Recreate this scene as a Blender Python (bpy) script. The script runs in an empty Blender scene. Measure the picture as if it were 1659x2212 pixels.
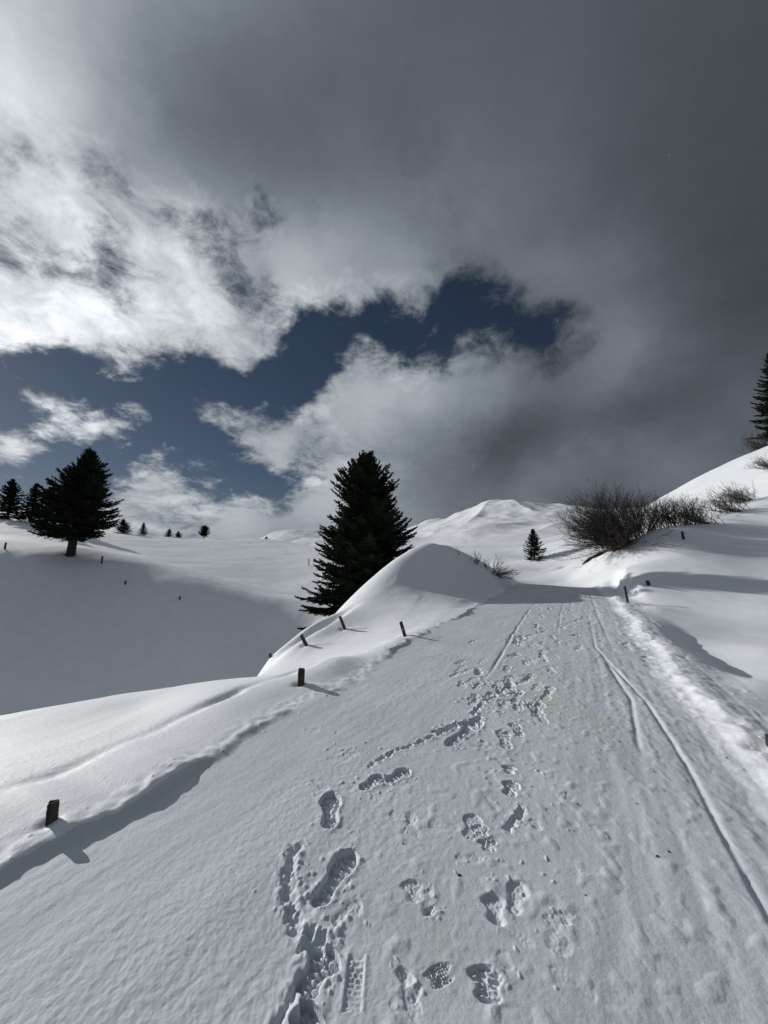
import bpy, math, random
import numpy as np
from mathutils import Vector, Matrix

# ------------------------------------------------------------------ camera
SC = bpy.context.scene
COL = SC.collection
EYE = 1.40                       # eye height above the snow of the path
PITCH = math.radians(9.0)
FOC = 13.0 / 36.0 * 2212.0       # ultra wide phone lens

cam_d = bpy.data.cameras.new("camera")
cam_d.sensor_fit = 'VERTICAL'
cam_d.sensor_height = 36.0
cam_d.lens = 13.0
cam_d.clip_start = 0.02
cam_d.clip_end = 20000.0
cam = bpy.data.objects.new("camera", cam_d)
COL.objects.link(cam)
cam.location = (0, 0, EYE)
cam.rotation_euler = (math.radians(90) + PITCH, 0, 0)
SC.camera = cam

def ray(px, py):
    """direction of a point of the photograph (1659 x 2212 scale), horizontal length 1"""
    x = px - 829.5; yd = 1106.0 - py
    f = FOC * math.cos(PITCH) - yd * math.sin(PITCH)
    u = FOC * math.sin(PITCH) + yd * math.cos(PITCH)
    h = math.hypot(x, f)
    return x / h, f / h, u / h

def at(px, py, r):
    """world point seen at (px, py) at horizontal range r"""
    x, y, u = ray(px, py)
    return (x * r, y * r, EYE + u * r)

# ------------------------------------------------------------------ sun, sky
SUN_AZ, SUN_EL = math.radians(-60.0), math.radians(21.5)
SUN_DIR = Vector((math.sin(SUN_AZ) * math.cos(SUN_EL), math.cos(SUN_AZ) * math.cos(SUN_EL), math.sin(SUN_EL)))
SC.view_settings.view_transform = 'Standard'
SC.view_settings.look = 'None'
SC.view_settings.exposure = 0.0
SC.view_settings.gamma = 1.0
SC.view_settings.use_curve_mapping = False
SC.cycles.max_bounces = 6
SC.cycles.diffuse_bounces = 2
SC.cycles.adaptive_threshold = 0.02
SC.cycles.transparent_max_bounces = 8

sun_d = bpy.data.lights.new("sun", 'SUN')
sun_d.energy = 3.6
sun_d.angle = math.radians(0.55)
sun_d.color = (1.0, 0.975, 0.94)
sun = bpy.data.objects.new("sun", sun_d)
COL.objects.link(sun)
sun.rotation_euler = (-SUN_DIR).to_track_quat('-Z', 'Y').to_euler()
sun.location = SUN_DIR * 30

W = bpy.data.worlds.new("World")
SC.world = W
W.use_nodes = True
NT = W.node_tree
for n in list(NT.nodes): NT.nodes.remove(n)
def N(tree, t, **kw):
    n = tree.nodes.new(t)
    for k, v in kw.items(): setattr(n, k, v)
    return n
def link(tree, a, b): tree.links.new(a, b)

def vmath(tree, op, a, b=None, c=None):
    n = N(tree, 'ShaderNodeVectorMath', operation=op)
    for i, v in enumerate((a, b, c)):
        if v is None: continue
        if hasattr(v, 'links') or hasattr(v, 'is_linked'): link(tree, v, n.inputs[i])
        else: n.inputs[i].default_value = v
    return n
def fmath(tree, op, a, b=None, c=None, clamp=False):
    n = N(tree, 'ShaderNodeMath', operation=op, use_clamp=clamp)
    for i, v in enumerate((a, b, c)):
        if v is None: continue
        if hasattr(v, 'is_linked'): link(tree, v, n.inputs[i])
        else: n.inputs[i].default_value = v
    return n.outputs[0]
def smooth(tree, v, a, b, lo=0.0, hi=1.0, kind='SMOOTHSTEP'):
    n = N(tree, 'ShaderNodeMapRange', interpolation_type=kind, clamp=True) if kind == 'LINEAR' else N(tree, 'ShaderNodeMapRange', interpolation_type=kind)
    link(tree, v, n.inputs[0])
    n.inputs[1].default_value = a; n.inputs[2].default_value = b
    n.inputs[3].default_value = lo; n.inputs[4].default_value = hi
    return n.outputs[0]
def noise(tree, vec, scale, detail=4, rough=0.55, dist=0.0, out='Fac', lac=2.0):
    n = N(tree, 'ShaderNodeTexNoise', noise_dimensions='3D')
    link(tree, vec, n.inputs['Vector'])
    n.inputs['Scale'].default_value = scale; n.inputs['Detail'].default_value = detail
    n.inputs['Roughness'].default_value = rough; n.inputs['Distortion'].default_value = dist
    n.inputs['Lacunarity'].default_value = lac
    return n.outputs[out]

sky = N(NT, 'ShaderNodeTexSky', sky_type='NISHITA')
sky.sun_disc = False
sky.sun_elevation = SUN_EL
sky.sun_rotation = SUN_AZ % (2 * math.pi)
sky.altitude = 1900
sky.air_density = 1.0; sky.dust_density = 0.6; sky.ozone_density = 1.5

tc = N(NT, 'ShaderNodeTexCoord')
D = vmath(NT, 'NORMALIZE', tc.outputs['Generated']).outputs[0]
# cloud map: direction -> (cover, brightness).  Each row is one bank of cloud or one gap: (x, y, cover, brightness, reach)
CL = [
 # high overcast, upper right
 (60,40,1.1,.62,.34),(60,220,1.0,.75,.28),(300,60,1.1,.27,.34),(560,60,1.15,.17,.4),(900,60,1.15,.125,.45),(1250,80,1.15,.10,.45),(1600,80,1.15,.07,.5),
 (220,280,1.1,.42,.3),(450,260,1.15,.17,.34),(760,300,1.15,.14,.4),(1080,300,1.15,.12,.42),(1400,350,1.15,.09,.42),(1640,420,1.15,.068,.45),
 (60,430,.95,.85,.24),(250,470,.55,.60,.10),(180,440,.95,.7,.15),(330,520,.95,.7,.13),(400,400,1.1,.30,.25),(200,345,.72,.6,.08),(235,400,.6,.5,.08),(620,450,1.15,.20,.3),(850,500,1.15,.21,.3),(1120,520,1.15,.15,.35),(1400,600,1.15,.105,.36),(1640,700,1.1,.08,.36),
 (10,565,.42,.65,.07),(15,370,.55,.6,.07),(60,590,.45,.7,.07),(120,620,.78,.95,.14),(190,570,.55,.8,.07),(280,610,.78,.95,.15),(430,530,.45,.55,.08),(440,490,.5,.5,.06),(380,590,.88,.8,.14),(500,600,.85,.62,.14),(580,480,.5,.3,.06),(560,560,.95,.42,.14),(700,580,1.05,.42,.2),(870,600,1.05,.33,.2),(1050,620,.8,.2,.2),
 (40,680,.82,.95,.16),(180,700,.76,.92,.16),(215,740,.45,.6,.05),(330,720,.78,.92,.17),(470,690,.86,.72,.16),(530,640,.55,.45,.07),(590,690,.66,.45,.12),(700,640,.62,.38,.12),(820,640,.7,.34,.12),(960,650,.45,.2,.12),(1020,610,.5,.14,.08),(1180,640,.95,.14,.2),
 (540,770,.6,.5,.13),(450,770,.6,.6,.13),(250,780,.55,.7,.12),(80,770,.2,.7,.13),(640,740,.2,.35,.12),(760,700,.12,.3,.12),(900,720,.15,.3,.12),(1030,720,.3,.13,.13),(1150,710,.2,.1,.12),(1260,720,.8,.13,.16),
 # blue gap and its small puffs
 (640,780,-.02,.35,.12),(700,735,-.05,.32,.12),(780,700,-.02,.3,.12),(870,705,.0,.3,.12),(960,722,.08,.25,.11),(1050,700,.2,.17,.10),(1130,722,.08,.12,.09),(1195,722,.05,.11,.09),(870,770,.2,.36,.08),
 (620,860,-.1,.35,.11),(560,850,-.1,.35,.10),(470,835,-.05,.4,.11),(400,850,-.05,.45,.10),(330,935,-.1,.5,.10),(420,960,-.1,.45,.10),(500,985,.0,.45,.09),(600,1045,-.05,.4,.08),(530,1045,.05,.4,.08),
 (200,965,-.05,.5,.09),(110,1000,-.05,.5,.10),(100,800,.05,.65,.09),(20,785,.2,.7,.10),(200,825,.05,.6,.09),(320,828,.15,.6,.08),(180,1030,-.05,.5,.09),(240,985,-.05,.5,.08),(10,900,.2,.6,.08),
 (70,838,.52,.72,.05),(130,862,.62,.76,.06),(195,882,.60,.72,.06),(262,898,.50,.6,.05),(275,932,.52,.55,.05),(25,948,.62,.78,.06),(465,888,.58,.42,.06),(520,925,.55,.42,.05),(575,905,.5,.38,.05),(315,880,.6,.5,.04),(362,958,.55,.42,.03),(450,1010,.6,.42,.05),(240,928,.6,.55,.04),
 # lower cloud bank
 (740,820,.62,.36,.12),(840,800,.70,.40,.13),(700,860,.6,.38,.1),(950,800,.95,.34,.15),(1060,780,.9,.20,.15),(1180,780,.85,.13,.14),(1260,780,1.1,.21,.16),(1400,750,1.1,.19,.18),(1600,800,1.1,.10,.3),
 (550,970,.85,.5,.1),(640,950,.95,.46,.11),(760,930,1.05,.42,.15),(900,900,1.1,.30,.17),(1050,900,1.1,.15,.2),(1230,880,1.1,.095,.18),(1430,870,1.1,.072,.16),(1560,830,1.1,.075,.14),(1330,980,1.1,.15,.13),(1450,950,1.1,.15,.14),(1600,910,1.1,.14,.14),(1600,1000,1.1,.11,.14),(1400,1040,1.1,.12,.12),
 (450,1010,.3,.4,.11),(560,1040,.15,.4,.1),(640,1010,.45,.4,.1),(740,1020,1.0,.40,.14),(900,1020,1.1,.20,.17),(1080,1000,1.1,.10,.16),(1220,1040,1.1,.15,.13),(1180,1090,1.1,.15,.10),(1300,1080,1.1,.11,.10),
 (300,1035,.62,.55,.09),(380,1032,.66,.55,.09),(260,1090,.7,.5,.10),(440,1080,.5,.42,.09),(350,1115,.8,.5,.1),(550,1110,.95,.45,.12),(660,1090,1.0,.45,.12),(800,1130,1.1,.30,.14),(950,1100,1.1,.19,.16),(480,1150,1.1,.48,.12),
 (150,1040,-.05,.5,.10),(60,1045,-.05,.5,.09),(60,1085,.4,.6,.09),(150,1085,.4,.6,.07),
 # the rest of the sky, outside the frame: the same broken overcast, brighter round the sun
 (-500,300,1.0,.50,.5),(-400,800,.6,.45,.4),(-300,1100,.5,.5,.4),(300,-500,1.05,.4,.7),(1100,-600,1.1,.12,.8),(2300,200,1.1,.07,.8),(2300,900,1.05,.08,.6),
]
dirs = np.array([(lambda v: (np.array(v) / np.linalg.norm(v)))(ray(c[0], c[1])) for c in CL])
reach = np.array([c[4] * 1.7 for c in CL])
def phi(d, R):
    t = np.clip(1 - d / R, 0, 1); return t * t * (3 - 2 * t)
Dm = np.linalg.norm(dirs[:, None] - dirs[None], axis=2)
A = phi(Dm, reach[None, :])
BASE = np.array([0.85, math.log(0.13)])
tgt = np.array([[c[2], math.log(c[3])] for c in CL]) - BASE
Wt = np.linalg.solve(A.T @ A + 0.012 * np.eye(len(CL)), A.T @ tgt)

warp1 = noise(NT, D, 3.2, 5, 0.6, out='Color')
w1 = vmath(NT, 'MULTIPLY_ADD', warp1, (0.13, 0.13, 0.13), (-0.065, -0.065, -0.065)).outputs[0]
warp2 = noise(NT, D, 11.0, 6, 0.68, out='Color')
w2 = vmath(NT, 'MULTIPLY_ADD', warp2, (0.075, 0.075, 0.075), (-0.0375, -0.0375, -0.0375)).outputs[0]
DW = vmath(NT, 'ADD', vmath(NT, 'ADD', D, w1).outputs[0], w2).outputs[0]
acc = None
DQ = DW
for i in range(len(CL)):
    if i and i % 6 == 0:      # keeps the node evaluation in sequence
        DQ = vmath(NT, 'MULTIPLY_ADD', acc, (1e-7, 1e-7, 1e-7), DW).outputs[0]
    dn = vmath(NT, 'DISTANCE', DQ, tuple(dirs[i])).outputs['Value']
    ph = smooth(NT, dn, float(reach[i]), 0.0)
    wv = (float(Wt[i, 0]), float(Wt[i, 1]), 0.0)
    acc = vmath(NT, 'MULTIPLY_ADD', ph, wv, acc if acc is not None else (float(BASE[0]), float(BASE[1]), 0.0)).outputs[0]
sep = N(NT, 'ShaderNodeSeparateXYZ'); link(NT, acc, sep.inputs[0])
cover, lnlum = sep.outputs[0], sep.outputs[1]
# wisps: noise on the cloud deck seen in perspective
dz = N(NT, 'ShaderNodeSeparateXYZ'); link(NT, D, dz.inputs[0])
den = fmath(NT, 'ADD', fmath(NT, 'MAXIMUM', dz.outputs[2], 0.0), 0.35)
inv = fmath(NT, 'DIVIDE', 1.0, den)
PD = vmath(NT, 'SCALE', D); link(NT, inv, PD.inputs['Scale']); PD = PD.outputs[0]
f1 = noise(NT, PD, 4.6, 9, 0.64, 0.25)
f2 = noise(NT, PD, 13.0, 8, 0.66, 0.4)
fine = fmath(NT, 'ADD', fmath(NT, 'MULTIPLY_ADD', f1, 1.5, -0.75), fmath(NT, 'MULTIPLY_ADD', f2, 1.0, -0.5))
cv = fmath(NT, 'ADD', cover, fine)
opac = smooth(NT, cv, 0.24, 0.80)
# brightness of the cloud itself
f3 = noise(NT, PD, 2.3, 7, 0.55, 0.3)
# relief fades out in the thick smooth overcast
thick = smooth(NT, cover, 0.85, 1.12, 1.0, 0.18)
rel = fmath(NT, 'MULTIPLY', fmath(NT, 'MULTIPLY_ADD', f3, 2.4, -1.26), thick)
rel2 = fmath(NT, 'MULTIPLY', fmath(NT, 'MULTIPLY_ADD', f2, 1.5, -0.75), thick)
lum = fmath(NT, 'EXPONENT', fmath(NT, 'ADD', lnlum, fmath(NT, 'ADD', rel, rel2)))
lum = fmath(NT, 'DIVIDE', lum, fmath(NT, 'MULTIPLY_ADD', lum, 0.12, 1.0))
tint = N(NT, 'ShaderNodeMix', data_type='RGBA')
link(NT, smooth(NT, lum, 0.05, 0.6), tint.inputs[0])
tint.inputs[6].default_value = (0.86, 1.0, 1.17, 1); tint.inputs[7].default_value = (0.95, 1.0, 1.05, 1)
cloudc = vmath(NT, 'SCALE', tint.outputs[2]); link(NT, lum, cloudc.inputs['Scale'])
bg_sky = N(NT, 'ShaderNodeBackground'); bg_sky.inputs[1].default_value = 0.05
hs = vmath(NT, 'MULTIPLY', sky.outputs[0], (0.50, 0.485, 0.485)).outputs[0]
link(NT, hs, bg_sky.inputs[0])
bg_cl = N(NT, 'ShaderNodeBackground'); link(NT, cloudc.outputs[0], bg_cl.inputs[0]); bg_cl.inputs[1].default_value = 1.0
mx = N(NT, 'ShaderNodeMixShader')
link(NT, opac, mx.inputs[0]); link(NT, bg_sky.outputs[0], mx.inputs[1]); link(NT, bg_cl.outputs[0], mx.inputs[2])
outw = N(NT, 'ShaderNodeOutputWorld'); link(NT, mx.outputs[0], outw.inputs[0])
W.cycles.sampling_method = 'MANUAL'
W.cycles.sample_map_resolution = 512

# ------------------------------------------------------------------ numpy noise
def _hash(ix, iy, seed):
    h = (ix.astype(np.int64) * 374761393 + iy.astype(np.int64) * 668265263 + seed * 1442695041) & 0xFFFFFFFF
    h = ((h ^ (h >> 13)) * 1274126177) & 0xFFFFFFFF
    return (h ^ (h >> 16)) & 0xFFFFFFFF
def pn(x, y, seed=0):
    """gradient noise, about -1..1"""
    x = np.asarray(x, dtype=np.float64); y = np.asarray(y, dtype=np.float64)
    x, y = np.broadcast_arrays(x, y)
    ix = np.floor(x); iy = np.floor(y); fx = x - ix; fy = y - iy
    u = fx * fx * fx * (fx * (fx * 6 - 15) + 10); v = fy * fy * fy * (fy * (fy * 6 - 15) + 10)
    r = 0
    for dx in (0, 1):
        for dy in (0, 1):
            a = _hash(ix + dx, iy + dy, seed) * (2 * math.pi / 4294967296.0)
            g = np.cos(a) * (fx - dx) + np.sin(a) * (fy - dy)
            r = r + g * (u if dx else 1 - u) * (v if dy else 1 - v)
    return r * 1.5
def fbm(x, y, octaves=3, seed=0, rough=0.5):
    s = 0; a = 1.0; t = 0
    for o in range(octaves):
        s = s + a * pn(x * 2 ** o, y * 2 ** o, seed + 17 * o); t += a; a *= rough
    return s / t
def ss(x, a, b):
    t = np.clip((x - a) / (b - a), 0, 1); return t * t * (3 - 2 * t)

# ------------------------------------------------------------------ path frame
RD = math.radians(27.0)                       # heading of the path
def to_ab(x, y):
    return x * math.sin(RD) + y * math.cos(RD), x * math.cos(RD) - y * math.sin(RD)
def from_ab(a, b):
    return a * math.sin(RD) + b * math.cos(RD), a * math.cos(RD) - b * math.sin(RD)
BL, BR = -2.24, .98                          # edges of the path
CROSS = 0.045
def road_z(a, b):
    up = 0.042 * a
    crest = -0.045 * np.maximum(np.asarray(a) - 17.0, 0) ** 1.5
    return up + crest - CROSS * b
def onroad(px, py):
    x, y, u = ray(px, py)
    a, b = to_ab(x, y)
    t = EYE / (-u + 0.042 * a - CROSS * b)
    return a * t, b * t

# ------------------------------------------------------------------ broad relief: thin plate through surveyed points
P = []
def add(px, py, r): P.append(at(px, py, r))
def addz(px, r, z):
    x, y, u = ray(px, 1240); P.append((x * r, y * r, z))
def curve(pts, n):
    """resampled polyline in (px, py, ln r)"""
    pts = np.array([(p[0], p[1], math.log(p[2])) for p in pts], float)
    d = np.r_[0, np.cumsum(np.hypot(np.diff(pts[:, 0]), np.diff(pts[:, 1])))]
    for t in np.linspace(0, d[-1], n):
        add(np.interp(t, d, pts[:, 0]), np.interp(t, d, pts[:, 1]), math.exp(np.interp(t, d, pts[:, 2])))
# path and its near verges
for a in (-1.5, -.5, .4, 1, 1.6, 2.3, 3.2, 4.3, 5.6, 7.2, 9.2, 11.5, 14, 16.5):
    for b in (BL, -1.7, -.8, .1, BR):
        x, y = from_ab(a, b); P.append((x, y, float(road_z(a, b))))
for a in (18.5, 20):
    for b in (-2.0, -.8, .4):
        x, y = from_ab(a, b); P.append((x, y, float(road_z(a, b))))
# left ledge and its rim
for a, b, z in ((-.5,-3.0,.15),(1,-3.0,.19),(2.6,-3.0,.25),(4,-2.9,.31),(1,-3.6,.13),(2.6,-3.5,.17),(-.5,-4.6,.06),(.8,-4.3,.02),(2.4,-4.0,.03),(3.6,-3.7,.08)):
    x, y = from_ab(a, b); P.append((x, y, z))
curve([(-260,1610,6.4),(0,1548,6.1),(150,1518,5.9),(300,1495,5.8),(430,1478,5.7),(530,1470,5.7)], 9)
# below the rim
for px, r, z in ((-260,7.8,-1.3),(0,7.6,-1.2),(150,7.5,-1.1),(300,7.3,-1.05),(430,7.2,-1.0),(530,7.6,-1.0),
                 (-260,11,-4.2),(0,11,-4.2),(150,11,-4.1),(300,11,-4.0),(430,11,-3.6),(530,11,-3.8),
                 (-260,17,-6.9),(0,17,-6.9),(150,17,-6.8),(300,17,-6.3),(430,17,-5.5),(530,17,-6.3),(600,16,-5.0),(650,15,-3.7)):
    addz(px, r, z)
# valley floor
for px, r, z in ((-260,22,-7.4),(0,21,-7.3),(150,21,-7.0),(300,20.5,-6.9),(430,20.5,-6.8),(530,20.5,-6.6),(620,20,-4.8),(690,18,-2.4),(740,19,-1.6),(790,20,-1.1),(830,19,-.6)):
    addz(px, r, z)
# mound beside the path
curve([(585,1418,7.6),(620,1388,7.9),(660,1358,8.4),(700,1335,9.0),(740,1318,9.5),(780,1284,10.2),(815,1245,11.0),(850,1212,11.8),(885,1190,12.4),(920,1180,12.9),(960,1178,13.8),(1000,1192,15.6),(1030,1208,16.6),(1060,1228,17.6),(1090,1250,18.6)], 20)
curve([(620,1440,6.3),(700,1390,7.2),(800,1320,8.8),(900,1255,10.8),(960,1240,12.0),(1020,1255,13.8)], 8)
curve([(640,1462,5.3),(740,1405,6.3),(860,1345,7.8),(960,1300,9.5),(1040,1272,12.8)], 8)
for px, r, z in ((620,10,-1.5),(660,11,-1.1),(700,11.8,-.75),(740,12.6,-.5),(780,13.2,-.1),(815,14.4,.3),(850,15.6,.8),(900,17,1.1),(960,18,1.35),(1010,19.5,1.3),(1060,22,1.2),
                 (960,24,1.3),(1060,27,1.6),(850,24,.3)):
    addz(px, r, z)
# dark side of the valley
curve([(-260,1545,27),(0,1540,26),(150,1512,25.6),(300,1492,25.2),(430,1478,24.6),(540,1462,24)], 7)
curve([(-260,1370,32),(0,1370,31),(150,1362,30.4),(300,1368,29),(430,1382,27.6),(560,1400,27.2)], 7)
curve([(-260,1270,36),(0,1270,35.4),(150,1275,34.2),(300,1285,32.2),(430,1312,30.5),(560,1352,29.2),(660,1368,28)], 8)
# brow
curve([(-260,1183,41),(0,1192,40),(150,1201,38.5),(240,1212,37),(320,1232,36),(400,1256,34),(480,1280,32.5),(560,1304,31.2),(650,1326,30)], 12)
# sunlit terrace and its skyline
curve([(-260,1150,56),(0,1165,55),(150,1182,53),(300,1205,50),(450,1240,44),(580,1270,40),(680,1290,36)], 8)
curve([(-260,1115,95),(-40,1112,95),(60,1128,95),(150,1142,92),(300,1158,98),(440,1165,105),(575,1167,115),(690,1186,115),(780,1200,110)], 11)
curve([(300,1185,66),(450,1205,60),(600,1222,55),(700,1232,50),(800,1240,45)], 6)
for px, r, z in ((-260,140,9),(0,140,8.5),(150,140,7),(300,150,6),(450,160,6),(575,170,7),(690,170,6),(780,170,8)):
    addz(px, r, z)
for px, r, z in ((-260,260,8),(0,260,8),(200,280,6),(400,300,8)):
    addz(px, r, z)
# distant table ridge behind the terrace and the mountain on the right
curve([(480,1185,520),(540,1175,520),(580,1158,520),(600,1148,520),(660,1150,520),(760,1150,540),(840,1150,520)], 8)
curve([(640,1190,230),(700,1182,240),(760,1176,260),(830,1172,280)], 4)
curve([(890,1150,420),(940,1126,430),(980,1112,430),(1020,1112,430),(1050,1104,425),(1084,1096,420),(1102,1103,425),(1118,1112,430),(1180,1108,430),(1250,1103,430),(1350,1100,440),(1480,1098,440)], 16)
curve([(870,1164,220),(930,1158,220),(1000,1150,230),(1080,1142,235),(1160,1140,230),(1250,1132,220),(1380,1120,220)], 8)
curve([(900,1180,100),(1000,1178,100),(1100,1176,95),(1200,1170,90),(1300,1160,90)], 6)
curve([(960,1200,55),(1060,1204,52),(1120,1208,50),(1170,1206,50),(1230,1200,56)], 6)
for px in (500, 700, 900, 1100, 1300, 1480): addz(px, 900, 20.0)
# beyond the crest of the path
curve([(1110,1252,23.5),(1180,1258,23),(1230,1254,23.2)], 4)
curve([(1110,1230,29),(1180,1236,28.5),(1225,1240,27)], 4)
curve([(1100,1216,38),(1150,1214,38),(1180,1211,38)], 3)
# bright bank under the bushes
curve([(1185,1200,33),(1215,1185,34),(1245,1175,35)], 3)
curve([(1205,1225,27.5),(1245,1215,26.5)], 3)
# right bank
for px, py, r in ((1659,1550,4.6),(1659,1470,6.0),(1659,1400,8.5),(1659,1330,12.6),(1659,1260,17),(1659,1200,22.5),(1659,1130,31),
                  (1800,1550,5.6),(1800,1400,10.0),(1800,1250,18),(1800,1120,31),(1800,1020,42),
                  (1560,1450,7.15),(1560,1380,9.7),(1560,1320,12.8),(1560,1250,16.8),(1560,1190,22.5),(1560,1118,30),
                  (1480,1395,8.5),(1480,1320,12.5),(1480,1250,16.5),(1480,1190,20),(1480,1141,24),
                  (1400,1310,12),(1400,1262,15),(1400,1210,19),(1400,1157,23),
                  (1340,1262,14.5),(1340,1230,18),(1330,1192,22.5),(1258,1240,23),(1290,1212,23.5),
                  (1610,1088,36),(1659,1076,42)):
    add(px, py, r)
# behind that crest, then the long slope to the skyline
for px, r, z in ((1290,27,1.9),(1330,27,2.4),(1400,27,3.4),(1480,29,3.9),(1560,36,5.5),(1250,28,1.7)):
    addz(px, r, z)
curve([(1250,1165,60),(1330,1135,62),(1380,1108,60),(1420,1086,60),(1470,1054,62),(1520,1022,65),(1590,994,70),(1659,972,76),(1800,930,85)], 11)
for px, r, z in ((1380,85,9),(1420,90,13),(1520,95,18),(1659,110,24),(1800,120,28),(1420,160,18),(1560,160,24),(1700,160,30),(1560,320,34)):
    addz(px, r, z)
P = np.array(P)
Q = np.c_[np.arctan2(P[:, 0], P[:, 1]), np.log(np.hypot(P[:, 0], P[:, 1]) + 0.6)]
V = P[:, 2] / (np.hypot(P[:, 0], P[:, 1]) + 8.0)
def tps(r2): return r2 * np.log(r2 + 1e-12)
n_ = len(P)
K = tps(((Q[:, None] - Q[None]) ** 2).sum(2)) + np.eye(n_) * 2e-4
T = np.c_[np.ones(n_), Q]
M = np.block([[K, T], [T.T, np.zeros((3, 3))]])
S = np.linalg.solve(M, np.r_[V, 0, 0, 0])
def relief_q(az, lr):
    out = np.empty(az.size); a_ = az.ravel(); l_ = lr.ravel()
    for i in range(0, a_.size, 20000):
        q = np.c_[a_[i:i + 20000], l_[i:i + 20000]]
        d = ((q[:, None] - Q[None]) ** 2).sum(2)
        out[i:i + 20000] = tps(d) @ S[:n_] + S[n_] + q @ S[n_ + 1:]
    return out.reshape(az.shape)
# table of the relief, read back with cubic interpolation
AZ0, AZ1, NA = math.radians(-75), math.radians(75), 301
LR0, LR1, NL = math.log(0.6), math.log(950.0), 421
TAB = relief_q(*np.meshgrid(np.linspace(AZ0, AZ1, NA), np.linspace(LR0, LR1, NL), indexing='ij'))
def cubic(tab, u, v):
    iu = np.clip(np.floor(u).astype(int), 1, tab.shape[0] - 3); iv = np.clip(np.floor(v).astype(int), 1, tab.shape[1] - 3)
    fu = np.clip(u - iu, 0, 1); fv = np.clip(v - iv, 0, 1)
    def wts(t): return (-.5*t+t*t-.5*t**3, 1-2.5*t*t+1.5*t**3, .5*t+2*t*t-1.5*t**3, -.5*t*t+.5*t**3)
    wu, wv = wts(fu), wts(fv); r = 0
    for i in range(4):
        for j in range(4): r = r + wu[i] * wv[j] * tab[iu + i - 1, iv + j - 1]
    return r
def broad(x, y):
    r = np.hypot(x, y); az = np.arctan2(x, y)
    u = (np.clip(az, AZ0, AZ1) - AZ0) / (AZ1 - AZ0) * (NA - 1)
    v = (np.clip(np.log(r + .6), LR0, LR1) - LR0) / (LR1 - LR0) * (NL - 1)
    z = cubic(TAB, u, v) * (r + 8.0)
    back = ss(np.abs(az), math.radians(70), math.radians(120))
    a, b = to_ab(x, y)
    zb = 0.03 * np.clip(a, -60, 5) - CROSS * np.clip(b, -4, 4)
    return z * (1 - back) + zb * back

# ------------------------------------------------------------------ footprints and tracks in the path
random.seed(7)
MARKS = []          # (kind, a, b, heading, length, width, depth)
def mark(kind, p0, p1, w, depth, **k):
    a0, b0 = onroad(*p0); a1, b1 = onroad(*p1)
    MARKS.append(dict(kind=kind, a=(a0 + a1) / 2, b=(b0 + b1) / 2, ca=(a1 - a0), cb=(b1 - b0), w=w, depth=depth, **k))
def trench(pts, w, depth, rough=.5):
    q = [onroad(*p) for p in pts]
    for (p, s) in zip(q[:-1], q[1:]):
        MARKS.append(dict(kind='trench', a=(p[0] + s[0]) / 2, b=(p[1] + s[1]) / 2, ca=s[0] - p[0], cb=s[1] - p[1], w=w, depth=depth, rough=rough))
# left trail, nearest first: heel pixel, toe pixel
mark('boot', (652, 2150), (716, 2046), .125, .040, tread=5)
mark('boot', (680, 1958), (760, 1836), .115, .052, tread=4)
mark('boot', (712, 1792), (714, 1712), .12, .050, tread=2)
mark('boot', (780, 1706), (826, 1676), .10, .032, tread=2)
mark('boot', (826, 1692), (884, 1662), .10, .034, tread=4)
mark('boot', (965, 1612), (1040, 1556), .13, .038, tread=3)
mark('ladder', (760, 2186), (772, 2060), .054, .0048)
mark('boot', (636, 2240), (690, 2186), .13, .045, tread=2)
trench([(640, 1826), (622, 1890), (624, 1950), (645, 2012)], .05, .020, .9)
trench([(598, 2215), (628, 2160), (655, 2095)], .022, .022, .2)
trench([(795, 1656), (850, 1622), (905, 1604), (940, 1588)], .026, .020, 1.3)
trench([(940, 1584), (990, 1566), (1040, 1550)], .055, .036, 1.1)
trench([(1020, 1545), (1048, 1512), (1075, 1500), (1130, 1496)], .04, .028, 1.3)
trench([(1095, 1792), (1130, 1745)], .035, .020, 1.4)
trench([(655, 2030), (700, 2040)], .08, .03, 1.2)
# right trail
mark('boot', (1056, 2170), (1048, 2086), .12, .024, tread=2, soft=1)
mark('boot', (1072, 1998), (1066, 1930), .10, .022, tread=0, soft=1)
mark('boot', (1106, 1975), (1122, 1905), .09, .017, tread=0, soft=1)
mark('boot', (1056, 1838), (1050, 1812), .085, .02, tread=2)
mark('boot', (1012, 1812), (1024, 1758), .095, .014, tread=0)
mark('boot', (1042, 1810), (1034, 1778), .09, .016, tread=3)
mark('boot', (1100, 1720), (1106, 1688), .11, .026, tread=2)
mark('boot', (1100, 1672), (1098, 1654), .09, .022, tread=0)
mark('boot', (1096, 1620), (1084, 1576), .11, .014, tread=2)
mark('boot', (1124, 1590), (1108, 1562), .10, .016, tread=3)
mark('boot', (1120, 1536), (1116, 1508), .12, .022, tread=2)
mark('boot', (1086, 1502), (1072, 1478), .12, .024, tread=2)
mark('boot', (1110, 1494), (1100, 1476), .11, .022, tread=1)
mark('boot', (868, 2122), (884, 2100), .07, .014, tread=0, soft=1)
mark('boot', (936, 1976), (924, 1962), .05, .02, tread=0, soft=1)
mark('boot', (960, 2130), (940, 2085), .11, .014, tread=2, soft=1)
mark('boot', (900, 1950), (885, 1900), .10, .012, tread=0, soft=1)
mark('boot', (1165, 1795), (1150, 1770), .07, .010, tread=0, soft=1)
mark('boot', (1225, 2000), (1215, 1970), .07, .010, tread=0, soft=1)
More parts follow.
